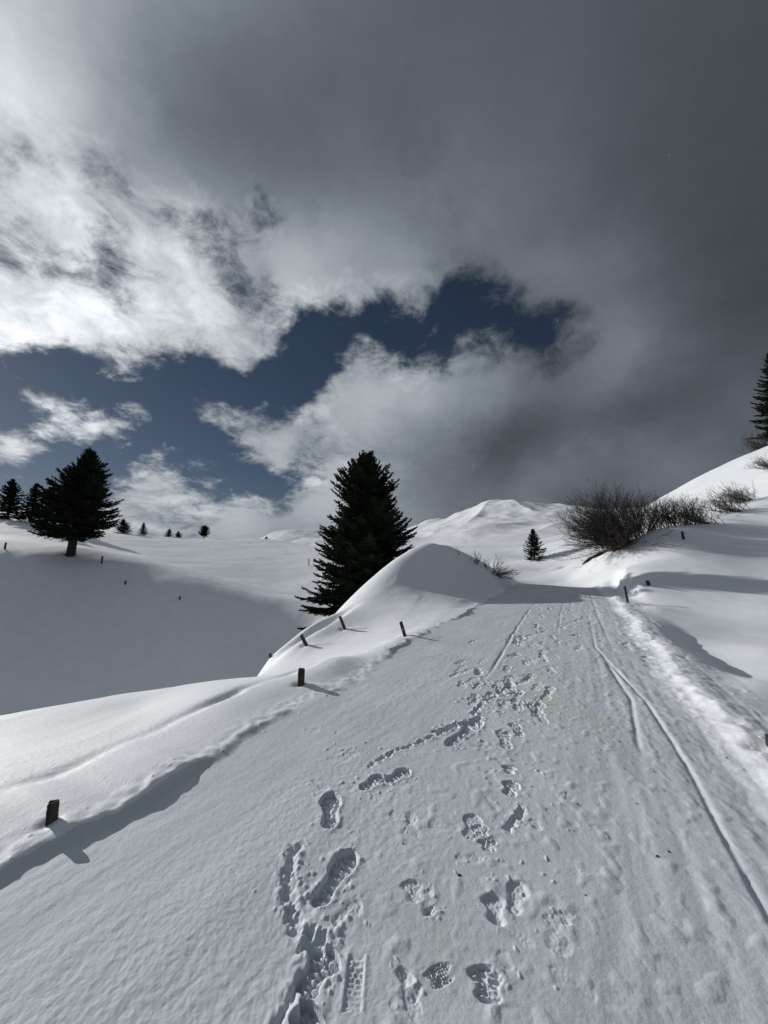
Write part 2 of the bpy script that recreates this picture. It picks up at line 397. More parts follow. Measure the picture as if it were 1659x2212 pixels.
# scuffs and half filled dents along both trails
for k in range(38):
    px = random.choice((700, 700, 1080, 1080, 900, 1180)) + random.gauss(0, 45); py = random.uniform(1560, 2180)
    if px < 850: px += (2000 - py) * .10
    a0, b0 = onroad(px, py); h = random.uniform(0, 6.28); L = random.uniform(.05, .17)
    MARKS.append(dict(kind='boot', a=a0, b=b0, ca=L * math.cos(h), cb=L * math.sin(h), w=random.uniform(.04, .10), depth=random.uniform(.003, .008), tread=0, soft=1))
# older prints up the path
for k in range(190):
    a = 3.6 + 11.5 * random.random() ** 1.1
    b = -.60 + random.gauss(0, .30) + .18 * math.sin(a * .9)
    if a > 9: b += random.uniform(-.4, .9)
    h = RD * 0 + random.gauss(0, .25) + (math.pi if random.random() < .4 else 0)
    L = random.uniform(.2, .31)
    MARKS.append(dict(kind='boot', a=a, b=b, ca=L * math.cos(h), cb=L * math.sin(h), w=.10, depth=random.uniform(.007, .019), tread=random.choice((0, 2, 3)), soft=random.random() < .4))
# small prints of an animal on the right verge
PAWS = [(1345,1354),(1356,1372),(1368,1388),(1385,1402),(1400,1420),(1440,1448),(1455,1462),(1482,1490),(1498,1508),(1405,1440),(1530,1532),(1372,1375),(1350,1358),(1362,1362),(1590,1560),(1340,1340)]

CLODS = []
def clods(px, py, n, spread, size):
    a0, b0 = onroad(px, py)
    for _ in range(n):
        CLODS.append((a0 + random.gauss(0, spread), b0 + random.gauss(0, spread), size * random.uniform(.4, 1.2)))
for m in list(MARKS):
    if m['kind'] == 'ladder': continue
    k = 7 if m['depth'] > .03 else 2
    L = math.hypot(m['ca'], m['cb'])
    for _ in range(k):
        s = random.choice((-1, 1)); t = random.uniform(-.6, .6)
        nx, ny = -m['cb'] / L, m['ca'] / L
        o = s * (m['w'] * .5 + random.uniform(.0, .05))
        CLODS.append((m['a'] + m['ca'] * t + nx * o, m['b'] + m['cb'] * t + ny * o, random.uniform(.004, .011) if m['depth'] > .03 else random.uniform(.003, .008)))
clods(700, 2035, 14, .06, .012); clods(745, 1700, 6, .08, .011); clods(1045, 1530, 22, .10, .014); clods(1120, 1545, 12, .12, .01)
clods(650, 1900, 26, .10, .009); clods(990, 1575, 16, .12, .013); clods(750, 1625, 8, .12, .01); clods(1110, 1900, 16, .09, .008); clods(1110, 1640, 14, .10, .01)
for _ in range(110):
    a_ = random.uniform(1.2, 13) ; CLODS.append((a_, BR + .1 + random.gauss(-.05, .13), random.uniform(.004, .014)))
for _ in range(150):
    a_ = random.uniform(.3, 11) ; CLODS.append((a_, BL + random.gauss(.0, .10), random.uniform(.003, .010)))
for _ in range(420):
    CLODS.append((random.uniform(.9, 15), random.uniform(BL + .1, BR + .25), random.uniform(.0018, .0055)))

def stamp(x, y, z, a, b):
    """presses prints, trenches and clods into the height field (flat arrays, near part of the mesh)"""
    cell = {}
    for idx_arr in (None,): pass
    order = np.argsort(a); asrt = a[order]
    def near(a0, b0, R):
        i0, i1 = np.searchsorted(asrt, [a0 - R, a0 + R])
        ids = order[i0:i1]
        return ids[np.abs(b[ids] - b0) < R]
    for k, m in enumerate(MARKS):
        L = math.hypot(m['ca'], m['cb']); ux, uy = m['ca'] / L, m['cb'] / L
        ids = near(m['a'], m['b'], L * .5 + m['w'] + .06)
        if len(ids) == 0: continue
        da = a[ids] - m['a']; db = b[ids] - m['b']
        u = (da * ux + db * uy) / L               # -0.5 heel .. 0.5 toe
        v = (-da * uy + db * ux)
        jig = pn(a[ids] * 22, b[ids] * 22, 5 + k % 7)
        if m['kind'] == 'boot':
            t = np.clip(u + .5, 0, 1)
            half = m['w'] * .46 * (.80 - .22 * np.exp(-((t - .42) / .16) ** 2) + .26 * np.exp(-((t - .72) / .2) ** 2))
            endf = np.where(t < .2, np.sqrt(np.clip(1 - ((.2 - t) / .2) ** 2, 0, 1)), np.where(t > .75, np.sqrt(np.clip(1 - ((t - .75) / .25) ** 2, 0, 1)), 1))
            half = half * endf
            out = np.abs(v) - half
            out = np.where(np.abs(u) > .5, np.maximum(out, (np.abs(u) - .5) * L + np.abs(v) * .3), out)
            soft = .018 if m.get('soft') else .006
            out = out + jig * .006 + .003 * pn(a[ids] * 70, b[ids] * 70, 6)
            inside = 1 - ss(out, -soft, soft * .4)
            dep_ = m['depth'] * .62
            d = -dep_ * inside * (.72 + .5 * np.abs(t - .45))
            if m['tread']:
                bars = np.sin(t * math.pi * 2 * (m['tread'] + 4)) + .5 * np.sign(v)
                d += inside * .34 * min(m['depth'], .017) * np.sign(bars) * ss(-out, .004, .012)
                d += inside * .22 * m['depth'] * pn(a[ids] * 55, b[ids] * 55, 9)
            rim = np.exp(-((out - .012) / (.014 + .006 * (m.get('soft') or 0))) ** 2) * (.5 + .6 * jig)
            d += m['depth'] * .16 * rim * (1 - .6 * float(m['a'] > 3.5)) * (0.6 + .4 * (v > 0))
        elif m['kind'] == 'trench':
            out = np.maximum(np.abs(v) - m['w'] * .5, (np.abs(u) - .5) * L)
            rg = m['rough']
            out = out + jig * .016 * rg + .011 * rg * pn(a[ids] * 48, b[ids] * 48, 8)
            inside = 1 - ss(out, -.022, .008)
            d = -m['depth'] * inside * (1 - .35 * rg * (.5 + .5 * pn(a[ids] * 35, b[ids] * 35, 3)))
            d += m['depth'] * .30 * np.exp(-((out - .016) / .016) ** 2) * np.clip(jig * 1.6, 0, 1.2)
        else:
            inside = (1 - ss(np.abs(v) - m['w'] * .5, -.004, .003)) * (1 - ss(np.abs(u) - .5, -.03, .0))
            wob = v * 4 + .3 * jig
            inside = inside * (.35 + .65 * ss(pn(a[ids] * 14, b[ids] * 14, 33), -.5, .2))
            bars = np.cos((u + .05 * wob * 1.3) * math.pi * 2 * 10)
            d = inside * (-.5 * m['depth'] - m['depth'] * ss(bars, -.2, .6))
            d += .002 * np.exp(-((np.abs(v) - m['w'] * .5 - .006) / .007) ** 2) * (np.abs(u) < .5)
        z[ids] += d + np.clip(-d * 3, 0, .02) * .14 * pn(a[ids] * 85, b[ids] * 85, 4)
    for (a0, b0, s) in CLODS:
        ids = near(a0, b0, s * 2.6)
        if len(ids) == 0: continue
        st = 1 + .5 * math.sin(a0 * 91 + b0 * 57); ph = a0 * 37 % 3.1
        ea = (a[ids] - a0) * math.cos(ph) + (b[ids] - b0) * math.sin(ph); eb = -(a[ids] - a0) * math.sin(ph) + (b[ids] - b0) * math.cos(ph)
        d2 = (ea ** 2 / st + eb ** 2 * st) / (s * s) * (1 + .7 * pn(a[ids] * .9 / s, b[ids] * .9 / s, 12))
        z[ids] += s * .55 * np.exp(-np.clip(d2, 0, 9) ** 1.4)

# ------------------------------------------------------------------ the height of the snow anywhere
def wobble(a, seed, s=1.0):
    return s * (.12 * pn(a * .7, 3.3, seed) + .06 * pn(a * 1.9, 8.1, seed + 1) + .035 * pn(a * 5.0, 1.7, seed + 2) + .012 * pn(a * 15, 2.2, seed + 3))
def bl_edge(a): return BL + wobble(a, 21) + .10 * (1 - ss(a, 1.2, 2.4))
def br_edge(a): return BR + .1 + wobble(a, 31, .8)
POST_PX = []        # (px, py of the foot) filled below
def height(x, y, fine=True):
    r = np.hypot(x, y); a, b = to_ab(x, y)
    z = broad(x, y)
    zr = road_z(a, b)
    eL, eR = bl_edge(a), br_edge(a)
    along = ss(a, -6, -3) * (1 - ss(a, 17.0, 20.5))
    inr = ss(b, eL - .5, eL - .05) * (1 - ss(b, eR + .2, eR + .8)) * along
    z = z * (1 - inr) + zr * inr
    # lip the plough left along the left edge
    lipk = (.026 + .034 * (1 - ss(a, 1.3, 3)) + .045 * np.maximum(pn(a * 1.1, .7, 51), -.6) + .022 * pn(a * 5.1, 2.7, 52)) * along * (1 - .4 * ss(a, 9, 14))
    lip = np.exp(-(np.minimum(b - eL + .10, 0) / .6) ** 2) * (1 - ss(b, eL - .06, eL + .05))
    z = z + lipk * lip + along * .007 * pn(a * 15, b * 11, 53) * np.exp(-((b - eL + .08) / .09) ** 2)
    # drifted trough behind the lip
    tr = np.exp(-((b - eL + .72 + .1 * pn(a * .9, 4.4, 55)) / .07) ** 2) * along * (1 - ss(a, 3.5, 5))
    z = z - .050 * tr * np.clip(.5 + 1.1 * pn(a * 1.4, 9.9, 56), 0, 1)
    # churned ridge on the right edge
    rk = .058 + .04 * pn(a * 1.5, 1.1, 61) + .018 * pn(a * 4, 1.1, 62) + .008 * pn(a * 9, b * 7, 63)
    ridge = np.exp(-((b - eR) / np.where(b > eR, .34, .13)) ** 2) * along
    z = z + rk * ridge
    band = ss(b, .35, .7) * (1 - ss(b, eR + .05, eR + .2)) * along
    churn = fbm(a * 3.2 + b * 1.2, b * 3.0, 3, 71) 
    z = z + .014 * band * np.clip(churn + .15, -.2, 1)
    # hollow beyond it
    z = z - .03 * np.exp(-((b - eR - .7) / .4) ** 2) * along * (1 - ss(a, 6, 11))
    # ski and sledge grooves
    gR = np.interp(a, [0, 2.2, 3.2, 4.5, 5.6, 6.6, 10, 17], [.60, .59, .58, .50, .33, .20, .22, .5]) + .02 * pn(a * .8, .5, 81)
    z = z + along * ss(a, .2, .8) * (-.012 * np.exp(-((b - gR) / .017) ** 2) + .0015 * np.exp(-((b - gR - .04) / .022) ** 2)) * (.75 + .4 * pn(a * 2.5, 6.6, 82)) * (1 - .55 * ss(a, 6.4, 8))
    gR2 = gR - np.interp(a, [0, 3.5, 4.5, 6.2], [.3, .24, .12, .0])
    z = z - .012 * np.exp(-((b - gR2) / .022) ** 2) * ss(a, 3.2, 3.6) * (1 - ss(a, 5.6, 6.2))
    gL = -1.0 + .05 * np.sin(a * .5) + .015 * pn(a * 2, .3, 83)
    z = z + (-.012 * np.exp(-((b - gL) / .018) ** 2) + .002 * np.exp(-((b - gL - .045) / .02) ** 2)) * (.7 + .5 * pn(a * 2.2, 3.6, 85)) * ss(a, 4.2, 5) * (1 - ss(a, 14, 16))
    gM = -.35 + .02 * pn(a * 1.2, .3, 84)
    z = z - .007 * np.exp(-((b - gM) / .02) ** 2) * ss(a, 7, 8) * (1 - ss(a, 15, 17)) - .007 * np.exp(-((b - gM - .75) / .03) ** 2) * ss(a, 6, 8) * (1 - ss(a, 15, 17))
    # wind and traffic relief
    off = 1 - inr
    und = .035 * fbm(x * .55, y * .55, 3, 91) * off * ss(r, 2, 6) + .16 * fbm(x * .13, y * .13, 2, 92) * off * ss(r, 9, 20)
    z = z + und
    z = z + ss(r, 70, 160) * 1.3 * fbm(x * .018, y * .018, 3, 93, .45) + ss(r, 130, 260) * (5.5 * fbm(x * .0105, y * .0105, 4, 94, .5) * 1.15 - 3.5 * np.abs(fbm(x * .02, y * .02, 3, 95)))
    for (ax_, ay_, bx_, by_, am, wd) in RIDGES:
        L2 = (bx_ - ax_) ** 2 + (by_ - ay_) ** 2
        t = np.clip(((x - ax_) * (bx_ - ax_) + (y - ay_) * (by_ - ay_)) / L2, 0, 1)
        dd = np.hypot(x - ax_ - t * (bx_ - ax_), y - ay_ - t * (by_ - ay_))
        z = z + am * np.exp(-dd / wd) * (.6 + .4 * np.sin(t * 3.1))
    dune = fbm(a * .8 + 3, b * 3.1 + .9 * pn(a * .9, b * 1.3, 96), 3, 97)
    leftside = ss(-b, 2.9, 3.4) * (1 - ss(r, 12, 20))
    z = z + .011 * leftside * np.clip(dune, -.25, 1) * (.4 + np.clip(pn(a * .5, b * .8, 98), 0, 1))
    # drift troughs on the flank of the mound
    a1, b1 = a, b
    for (pa, pb, qa, qb, w, dp) in TROUGH:
        L2 = (qa - pa) ** 2 + (qb - pb) ** 2
        t = np.clip(((a1 - pa) * (qa - pa) + (b1 - pb) * (qb - pb)) / L2, 0, 1)
        dd = np.hypot(a1 - pa - t * (qa - pa), b1 - pb - t * (qb - pb))
        z = z - dp * np.exp(-(dd / w) ** 2) * np.sin(np.clip(t, .04, .96) * math.pi) ** .6
    if fine:
        nr = 1 - ss(r, 12, 22)
        z = z + inr * nr * (.006 * fbm(a * .9, b * 2.4, 2, 101) + (.0005 + .0019 * ss(pn(a * .8, b * .9, 107), -.1, .6)) * fbm(a * 8, b * 17, 3, 102))
        z = z + nr * (.0007 + .0014 * ss(pn(x * .7, y * .7, 108), -.2, .5)) * fbm(x * 34, y * 34, 2, 103)
        z = z + inr * nr * (.0020 * ss(-b, .5, 1.2) * fbm(a * 1.3 + b * 1.6, b * 8 - a * 1.2, 2, 109) + .006 * ss(b, -.3, .2) * fbm(a * .9, b * 9, 2, 110))
        lumps = np.clip(fbm(a * 9, b * 11, 2, 104) - .12, 0, 1)
        z = z + inr * nr * .010 * lumps * ss(b, -1.6, -.5) * (1 - .5 * ss(a, 9, 14))
        z = z - inr * .022 * np.clip(pn(a * 6.5, b * 8.5, 105) - .35, 0, 1) * ss(a, 4, 6.5) * ss(b, -1.3, -.9)
    # scoops and tails the wind made at the posts
    for (fx, fy, s) in SCOOPS:
        dx, dy = x - fx, y - fy
        m = (dx * dx + dy * dy) < (12 * s) ** 2
        if not np.any(m): continue
        ex, ey = dx[m] / s, dy[m] / s
        z[m] += -.42 * s * np.exp(-((ex + .7) ** 2 + ey ** 2) / 1.0)
        # lee tail to the east
        z[m] += .30 * s * np.exp(-((ey + .1 * ex) / .75) ** 2) * ss(ex, .8, 2.2) * (1 - ss(ex, 4, 8))
    for (fx, fy, s) in DENTS:
        dx, dy = x - fx, y - fy
        m = (dx * dx + dy * dy) < (4 * s) ** 2
        if np.any(m):
            q_ = (dx[m] / s) ** 2 + (dy[m] / s) ** 2
            z[m] += -.014 * np.exp(-q_) + .003 * np.exp(-((np.sqrt(q_) - 1.6) / .5) ** 2)
    return z
SCOOPS = []
DENTS = []
TROUGH = []
def tr_px(p0, r0, p1, r1, w, dp):
    q0, q1 = at(*p0, r0), at(*p1, r1)
    a0, b0 = to_ab(q0[0], q0[1]); a1, b1 = to_ab(q1[0], q1[1])
    TROUGH.append((a0, b0, a1, b1, w, dp))
tr_px((590, 1432), 7.2, (760, 1322), 9.4, .16, .16)
tr_px((690, 1375), 8.0, (745, 1345), 8.9, .10, .08)
RIDGES = []
for (p0, r0, p1, r1, am, wd) in (((930,1140),390,(1084,1090),405,4.0,14),((1084,1090),405,(1150,1150),330,5.0,15),((1060,1100),400,(1010,1150),300,4.5,14),
                                 ((900,1150),460,(975,1120),480,7.0,14),((1180,1110),420,(1300,1130),340,5.0,20),((1000,1165),210,(1110,1150),250,2.6,12),((1150,1165),190,(1240,1135),240,2.4,12),((600,1150),520,(760,1150),540,5.0,16)):
    q0, q1 = at(*p0, r0), at(*p1, r1); RIDGES.append((q0[0], q0[1], q1[0], q1[1], am, wd))
def find_ground(px, py, r0=1.0, r1=140.0):
    """first place where the ray through (px, py) meets the snow"""
    x, y, u = ray(px, py)
    rr = np.exp(np.linspace(math.log(r0), math.log(r1), 1200))
    g = height(x * rr, y * rr, False) - (EYE + u * rr)
    k = np.argmax(g > 0)
    if g[k] <= 0: return None
    lo, hi = rr[max(k - 1, 0)], rr[k]
    t = g[k - 1] / (g[k - 1] - g[k]) if k else 0
    r = lo + (hi - lo) * t
    return np.array((x * r, y * r, EYE + u * r))

# ------------------------------------------------------------------ snow material
def new_mat(name):
    m = bpy.data.materials.new(name); m.use_nodes = True
    t = m.node_tree
    for n in list(t.nodes): t.nodes.remove(n)
    o = N(t, 'ShaderNodeOutputMaterial'); p = N(t, 'ShaderNodeBsdfPrincipled')
    link(t, p.outputs[0], o.inputs[0])
    return m, t, p
def snow_mat(name, c0, c1, stain=0.0, rough=.62):
    m, t, p = new_mat(name)
    g = N(t, 'ShaderNodeNewGeometry').outputs['Position']
    n1 = noise(t, g, 1.3, 5, .6)
    mixc = N(t, 'ShaderNodeMix', data_type='RGBA'); link(t, smooth(t, n1, .35, .65), mixc.inputs[0])
    mixc.inputs[6].default_value = (*c0, 1); mixc.inputs[7].default_value = (*c1, 1)
    col = mixc.outputs[2]
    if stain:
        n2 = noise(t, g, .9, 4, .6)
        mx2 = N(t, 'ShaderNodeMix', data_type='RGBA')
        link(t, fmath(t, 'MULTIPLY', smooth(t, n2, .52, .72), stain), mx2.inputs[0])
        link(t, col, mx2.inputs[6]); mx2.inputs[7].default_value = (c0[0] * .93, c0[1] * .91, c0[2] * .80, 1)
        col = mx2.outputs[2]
    link(t, col, p.inputs['Base Color'])
    p.inputs['Roughness'].default_value = rough
    p.inputs['Specular IOR Level'].default_value = .35
    b = N(t, 'ShaderNodeBump'); b.inputs['Strength'].default_value = .5; b.inputs['Distance'].default_value = .003
    gr = fmath(t, 'ADD', noise(t, g, 90, 3, .6), fmath(t, 'MULTIPLY', noise(t, g, 22, 3, .6), 1.6))
    link(t, gr, b.inputs['Height']); link(t, b.outputs[0], p.inputs['Normal'])
    return m
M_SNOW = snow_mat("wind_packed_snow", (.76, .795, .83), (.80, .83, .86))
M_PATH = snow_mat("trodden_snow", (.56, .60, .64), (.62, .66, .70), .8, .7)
M_FAR = snow_mat("mountain_snow", (.77, .80, .83), (.81, .835, .86))

# ------------------------------------------------------------------ terrain mesh
def dense(a0, a1, n): return np.linspace(a0, a1, n, endpoint=False)
RES = 1.0
azs = np.concatenate([dense(-180, -90, 14), dense(-90, -62, 24), dense(-62, -50, 40),
                      dense(-50, 50, int(1000 * RES)), dense(50, 62, 40), dense(62, 90, 24), dense(90, 180, 14)])
azs = np.radians(azs)
def lr(a, b, n): return np.exp(np.linspace(math.log(a), math.log(b), n, endpoint=False))
rs = np.concatenate([lr(.12, 1.1, 16), lr(1.1, 6, int(560 * RES)), lr(6, 20, int(250 * RES)), lr(20, 60, int(130 * RES)), lr(60, 620, int(170 * RES)), lr(620, 9000, 24)])
NAZ, NR = len(azs), len(rs)
AZg, Rg = np.meshgrid(azs, rs, indexing='ij')
X = (np.sin(AZg) * Rg).ravel(); Y = (np.cos(AZg) * Rg).ravel()
# posts stand in scoops cut by the wind, so their feet are found before the snow is laid
SCOOP_PX = [((110,1778),1.2,.035),((650,1479),2.0,.05),((875,1374),2.0,.05),((745,1359),2,.07),((662,1394),2,.07),((1356,1301),2,.09),((1401,1264),2,.12),((1477,1165),2,.16),((1661,1612),1.5,.08)]
for (p, r0, s_) in SCOOP_PX:
    g = find_ground(p[0], p[1], r0, 90)
    if g is not None: SCOOPS.append((g[0], g[1], s_))
for (px, py) in PAWS:
    g = find_ground(px, py, 2, 40)
    if g is not None: DENTS.append((g[0], g[1], .055))
Z = height(X, Y)
near_m = np.where((np.hypot(X, Y) < 17) & (np.abs(np.degrees(np.arctan2(X, Y))) < 62))[0]
za = Z[near_m].copy(); aa, bb = to_ab(X[near_m], Y[near_m])
stamp(X[near_m], Y[near_m], za, aa, bb)
Z[near_m] = za
far = ss(np.hypot(X, Y), 700, 2500)
Z = Z * (1 - far) + (-30) * far
CO = np.c_[X, Y, Z].reshape(NAZ, NR, 3)
# normals of the whole sheet, so that its pieces meet without a seam
def cross_n(C):
    du = np.roll(C, -1, 0) - np.roll(C, 1, 0)
    dv = np.empty_like(C); dv[:, 1:-1] = C[:, 2:] - C[:, :-2]; dv[:, 0] = C[:, 1] - C[:, 0]; dv[:, -1] = C[:, -1] - C[:, -2]
    n = np.cross(du, dv); n /= np.linalg.norm(n, axis=2, keepdims=True) + 1e-12
    n[n[..., 2] < 0] *= -1
    return n
NO = cross_n(CO).reshape(-1, 3); CO = CO.reshape(-1, 3)
I, J = np.meshgrid(np.arange(NAZ), np.arange(NR - 1), indexing='ij')
I2 = (I + 1) % NAZ
F = np.stack([I * NR + J, I * NR + J + 1, I2 * NR + J + 1, I2 * NR + J], -1).reshape(-1, 4)
F = F[:, ::-1]
cen = CO[F[:, 0], :2]
ca_, cb_ = to_ab(cen[:, 0], cen[:, 1]); cr_ = np.hypot(cen[:, 0], cen[:, 1])
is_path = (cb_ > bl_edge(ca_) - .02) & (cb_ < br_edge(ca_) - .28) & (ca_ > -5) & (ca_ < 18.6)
is_far = cr_ > 150
def mesh_piece(name, mask, mat, extra=None):
    f = F[mask]; used, inv_ = np.unique(f.ravel(), return_inverse=True)
    me = bpy.data.meshes.new(name)
    nf = len(f)
    me.vertices.add(len(used)); me.vertices.foreach_set('co', CO[used].astype(np.float32).ravel())
    me.loops.add(nf * 4); me.loops.foreach_set('vertex_index', inv_.astype(np.int32))
    me.polygons.add(nf); me.polygons.foreach_set('loop_start', np.arange(0, nf * 4, 4, dtype=np.int32))
    me.polygons.foreach_set('loop_total', np.full(nf, 4, np.int32))
    me.polygons.foreach_set('use_smooth', np.ones(nf, bool))
    me.update(calc_edges=True)
    me.normals_split_custom_set_from_vertices(NO[used].astype(np.float32))
    me.materials.append(mat)
    o = bpy.data.objects.new(name, me); COL.objects.link(o)
    o['kind'] = 'structure'
    return o
g_ = mesh_piece('snow_ground', ~is_path & ~is_far, M_SNOW)
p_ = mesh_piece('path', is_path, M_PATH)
h_ = mesh_piece('snowy_hills', is_far, M_FAR)

# ------------------------------------------------------------------ materials of the things
def wood_mat(name, c0, c1, scale=30):
    m, t, p = new_mat(name)
    g = N(t, 'ShaderNodeTexCoord').outputs['Object']
    st = vmath(t, 'MULTIPLY', g, (1, 1, .07)).outputs[0]
    n = noise(t, st, scale, 5, .65)
    mixc = N(t, 'ShaderNodeMix', data_type='RGBA'); link(t, smooth(t, n, .35, .7), mixc.inputs[0])
    mixc.inputs[6].default_value = (*c0, 1); mixc.inputs[7].default_value = (*c1, 1)
    link(t, mixc.outputs[2], p.inputs['Base Color']); p.inputs['Roughness'].default_value = .9
    p.inputs['Specular IOR Level'].default_value = .15
    b = N(t, 'ShaderNodeBump'); b.inputs['Strength'].default_value = .8; b.inputs['Distance'].default_value = .004
    link(t, n, b.inputs['Height']); link(t, b.outputs[0], p.inputs['Normal'])
    return m
M_WOOD = wood_mat("weathered_wood", (.035, .031, .028), (.085, .078, .07), 60)
M_GREYWOOD = wood_mat("grey_wood", (.22, .22, .22), (.32, .32, .32))
M_BARK = wood_mat("bark", (.020, .017, .015), (.045, .039, .034), 14)
M_TWIG = wood_mat("twig_bark", (.036, .031, .028), (.085, .074, .066), 9)
M_STEEL, _t, _p = new_mat("rusty_staple"); _p.inputs['Base Color'].default_value = (.06, .045, .035, 1); _p.inputs['Roughness'].default_value = .7
def leaf_mat():
    m, t, p = new_mat("spruce_needles")
    g = N(t, 'ShaderNodeTexCoord').outputs['Object']
    n = noise(t, g, 1.8, 3, .6)
    mixc = N(t, 'ShaderNodeMix', data_type='RGBA'); link(t, smooth(t, n, .35, .7), mixc.inputs[0])
    mixc.inputs[6].default_value = (.011, .017, .010, 1); mixc.inputs[7].default_value = (.022, .032, .017, 1)
    link(t, mixc.outputs[2], p.inputs['Base Color']); p.inputs['Roughness'].default_value = .8
    p.inputs['Specular IOR Level'].default_value = .12
    return m
M_NEEDLE = leaf_mat()
def soil_mat():
    m, t, p = new_mat("bare_soil")
    g = N(t, 'ShaderNodeTexCoord').outputs['Object']
    n = noise(t, g, 7, 6, .7)
    mixc = N(t, 'ShaderNodeMix', data_type='RGBA'); link(t, smooth(t, n, .35, .65), mixc.inputs[0])
    mixc.inputs[6].default_value = (.016, .011, .008, 1); mixc.inputs[7].default_value = (.050, .030, .020, 1)
    link(t, mixc.outputs[2], p.inputs['Base Color']); p.inputs['Roughness'].default_value = .95
    b = N(t, 'ShaderNodeBump'); b.inputs['Distance'].default_value = .05; link(t, n, b.inputs['Height']); link(t, b.outputs[0], p.inputs['Normal'])
    return m
M_SOIL = soil_mat()

# ------------------------------------------------------------------ mesh gathering
class Geo:
    def __init__(s): s.v = []; s.f = []; s.n = 0
    def add(s, v, f):
        v = np.asarray(v, float).reshape(-1, 3); s.v.append(v)
        s.f.extend([tuple(i + s.n for i in q) for q in f]); s.n += len(v)
    def tube(s, pts, rad, k=3, cap=True):
        pts = np.asarray(pts, float); rad = np.broadcast_to(rad, len(pts))
        d = np.gradient(pts, axis=0); d /= np.linalg.norm(d, axis=1)[:, None] + 1e-9
        ref = np.array([0, 0, 1.0]) if abs(d[0][2]) < .9 else np.array([1.0, 0, 0])
        u = np.cross(d, ref); u /= np.linalg.norm(u, axis=1)[:, None] + 1e-9; w = np.cross(d, u)
        an = np.arange(k) * 2 * math.pi / k
        V_ = pts[:, None] + rad[:, None, None] * (np.cos(an)[None, :, None] * u[:, None] + np.sin(an)[None, :, None] * w[:, None])
        m = len(pts); f = []
        for i in range(m - 1):
            for j in range(k):
                j2 = (j + 1) % k; f.append((i * k + j, i * k + j2, (i + 1) * k + j2, (i + 1) * k + j))
        if cap: f.append(tuple((m - 1) * k + j for j in range(k)))
        s.add(V_, f)
    def kites(s, base, tip, w):
        """crossed needle sprays: arrays of base, tip (n,3) and width (n)"""
        base = np.asarray(base); tip = np.asarray(tip); w = np.asarray(w)[:, None]
        d = tip - base; dn = d / (np.linalg.norm(d, axis=1)[:, None] + 1e-9)
        up = np.tile(np.array([0.1, 0.05, 1.0]), (len(base), 1)); u = np.cross(dn, up); u /= np.linalg.norm(u, axis=1)[:, None] + 1e-9
        q = np.cross(dn, u); mid = base + d * .42
        V_ = np.stack([base, mid + u * w, tip, mid - u * w, base, mid + q * w, tip, mid - q * w], 1).reshape(-1, 3)
        m = len(base); idx = s.n + np.arange(m)[:, None] * 8
        s.v.append(V_); s.f.extend(map(tuple, (idx + np.array([0, 1, 2, 3])).tolist())); s.f.extend(map(tuple, (idx + np.array([4, 5, 6, 7])).tolist()))
        s.n += len(V_)
    def mesh(s, name, mat, smooth_=False):
        me = bpy.data.meshes.new(name)
        me.from_pydata(np.concatenate(s.v).tolist(), [], s.f); me.materials.append(mat)
        if smooth_: me.shade_smooth()
        me.update(); return me
def obj(name, me, parent=None):
    o = bpy.data.objects.new(name, me); COL.objects.link(o)
    if parent is not None: o.parent = parent
    return o
def thing(name, label, cat, loc=(0, 0, 0), group=None):
    o = bpy.data.objects.new(name, None); COL.objects.link(o); o.location = loc; o.empty_display_size = .2
    o['label'] = label; o['category'] = cat
    if group: o['group'] = group
    return o

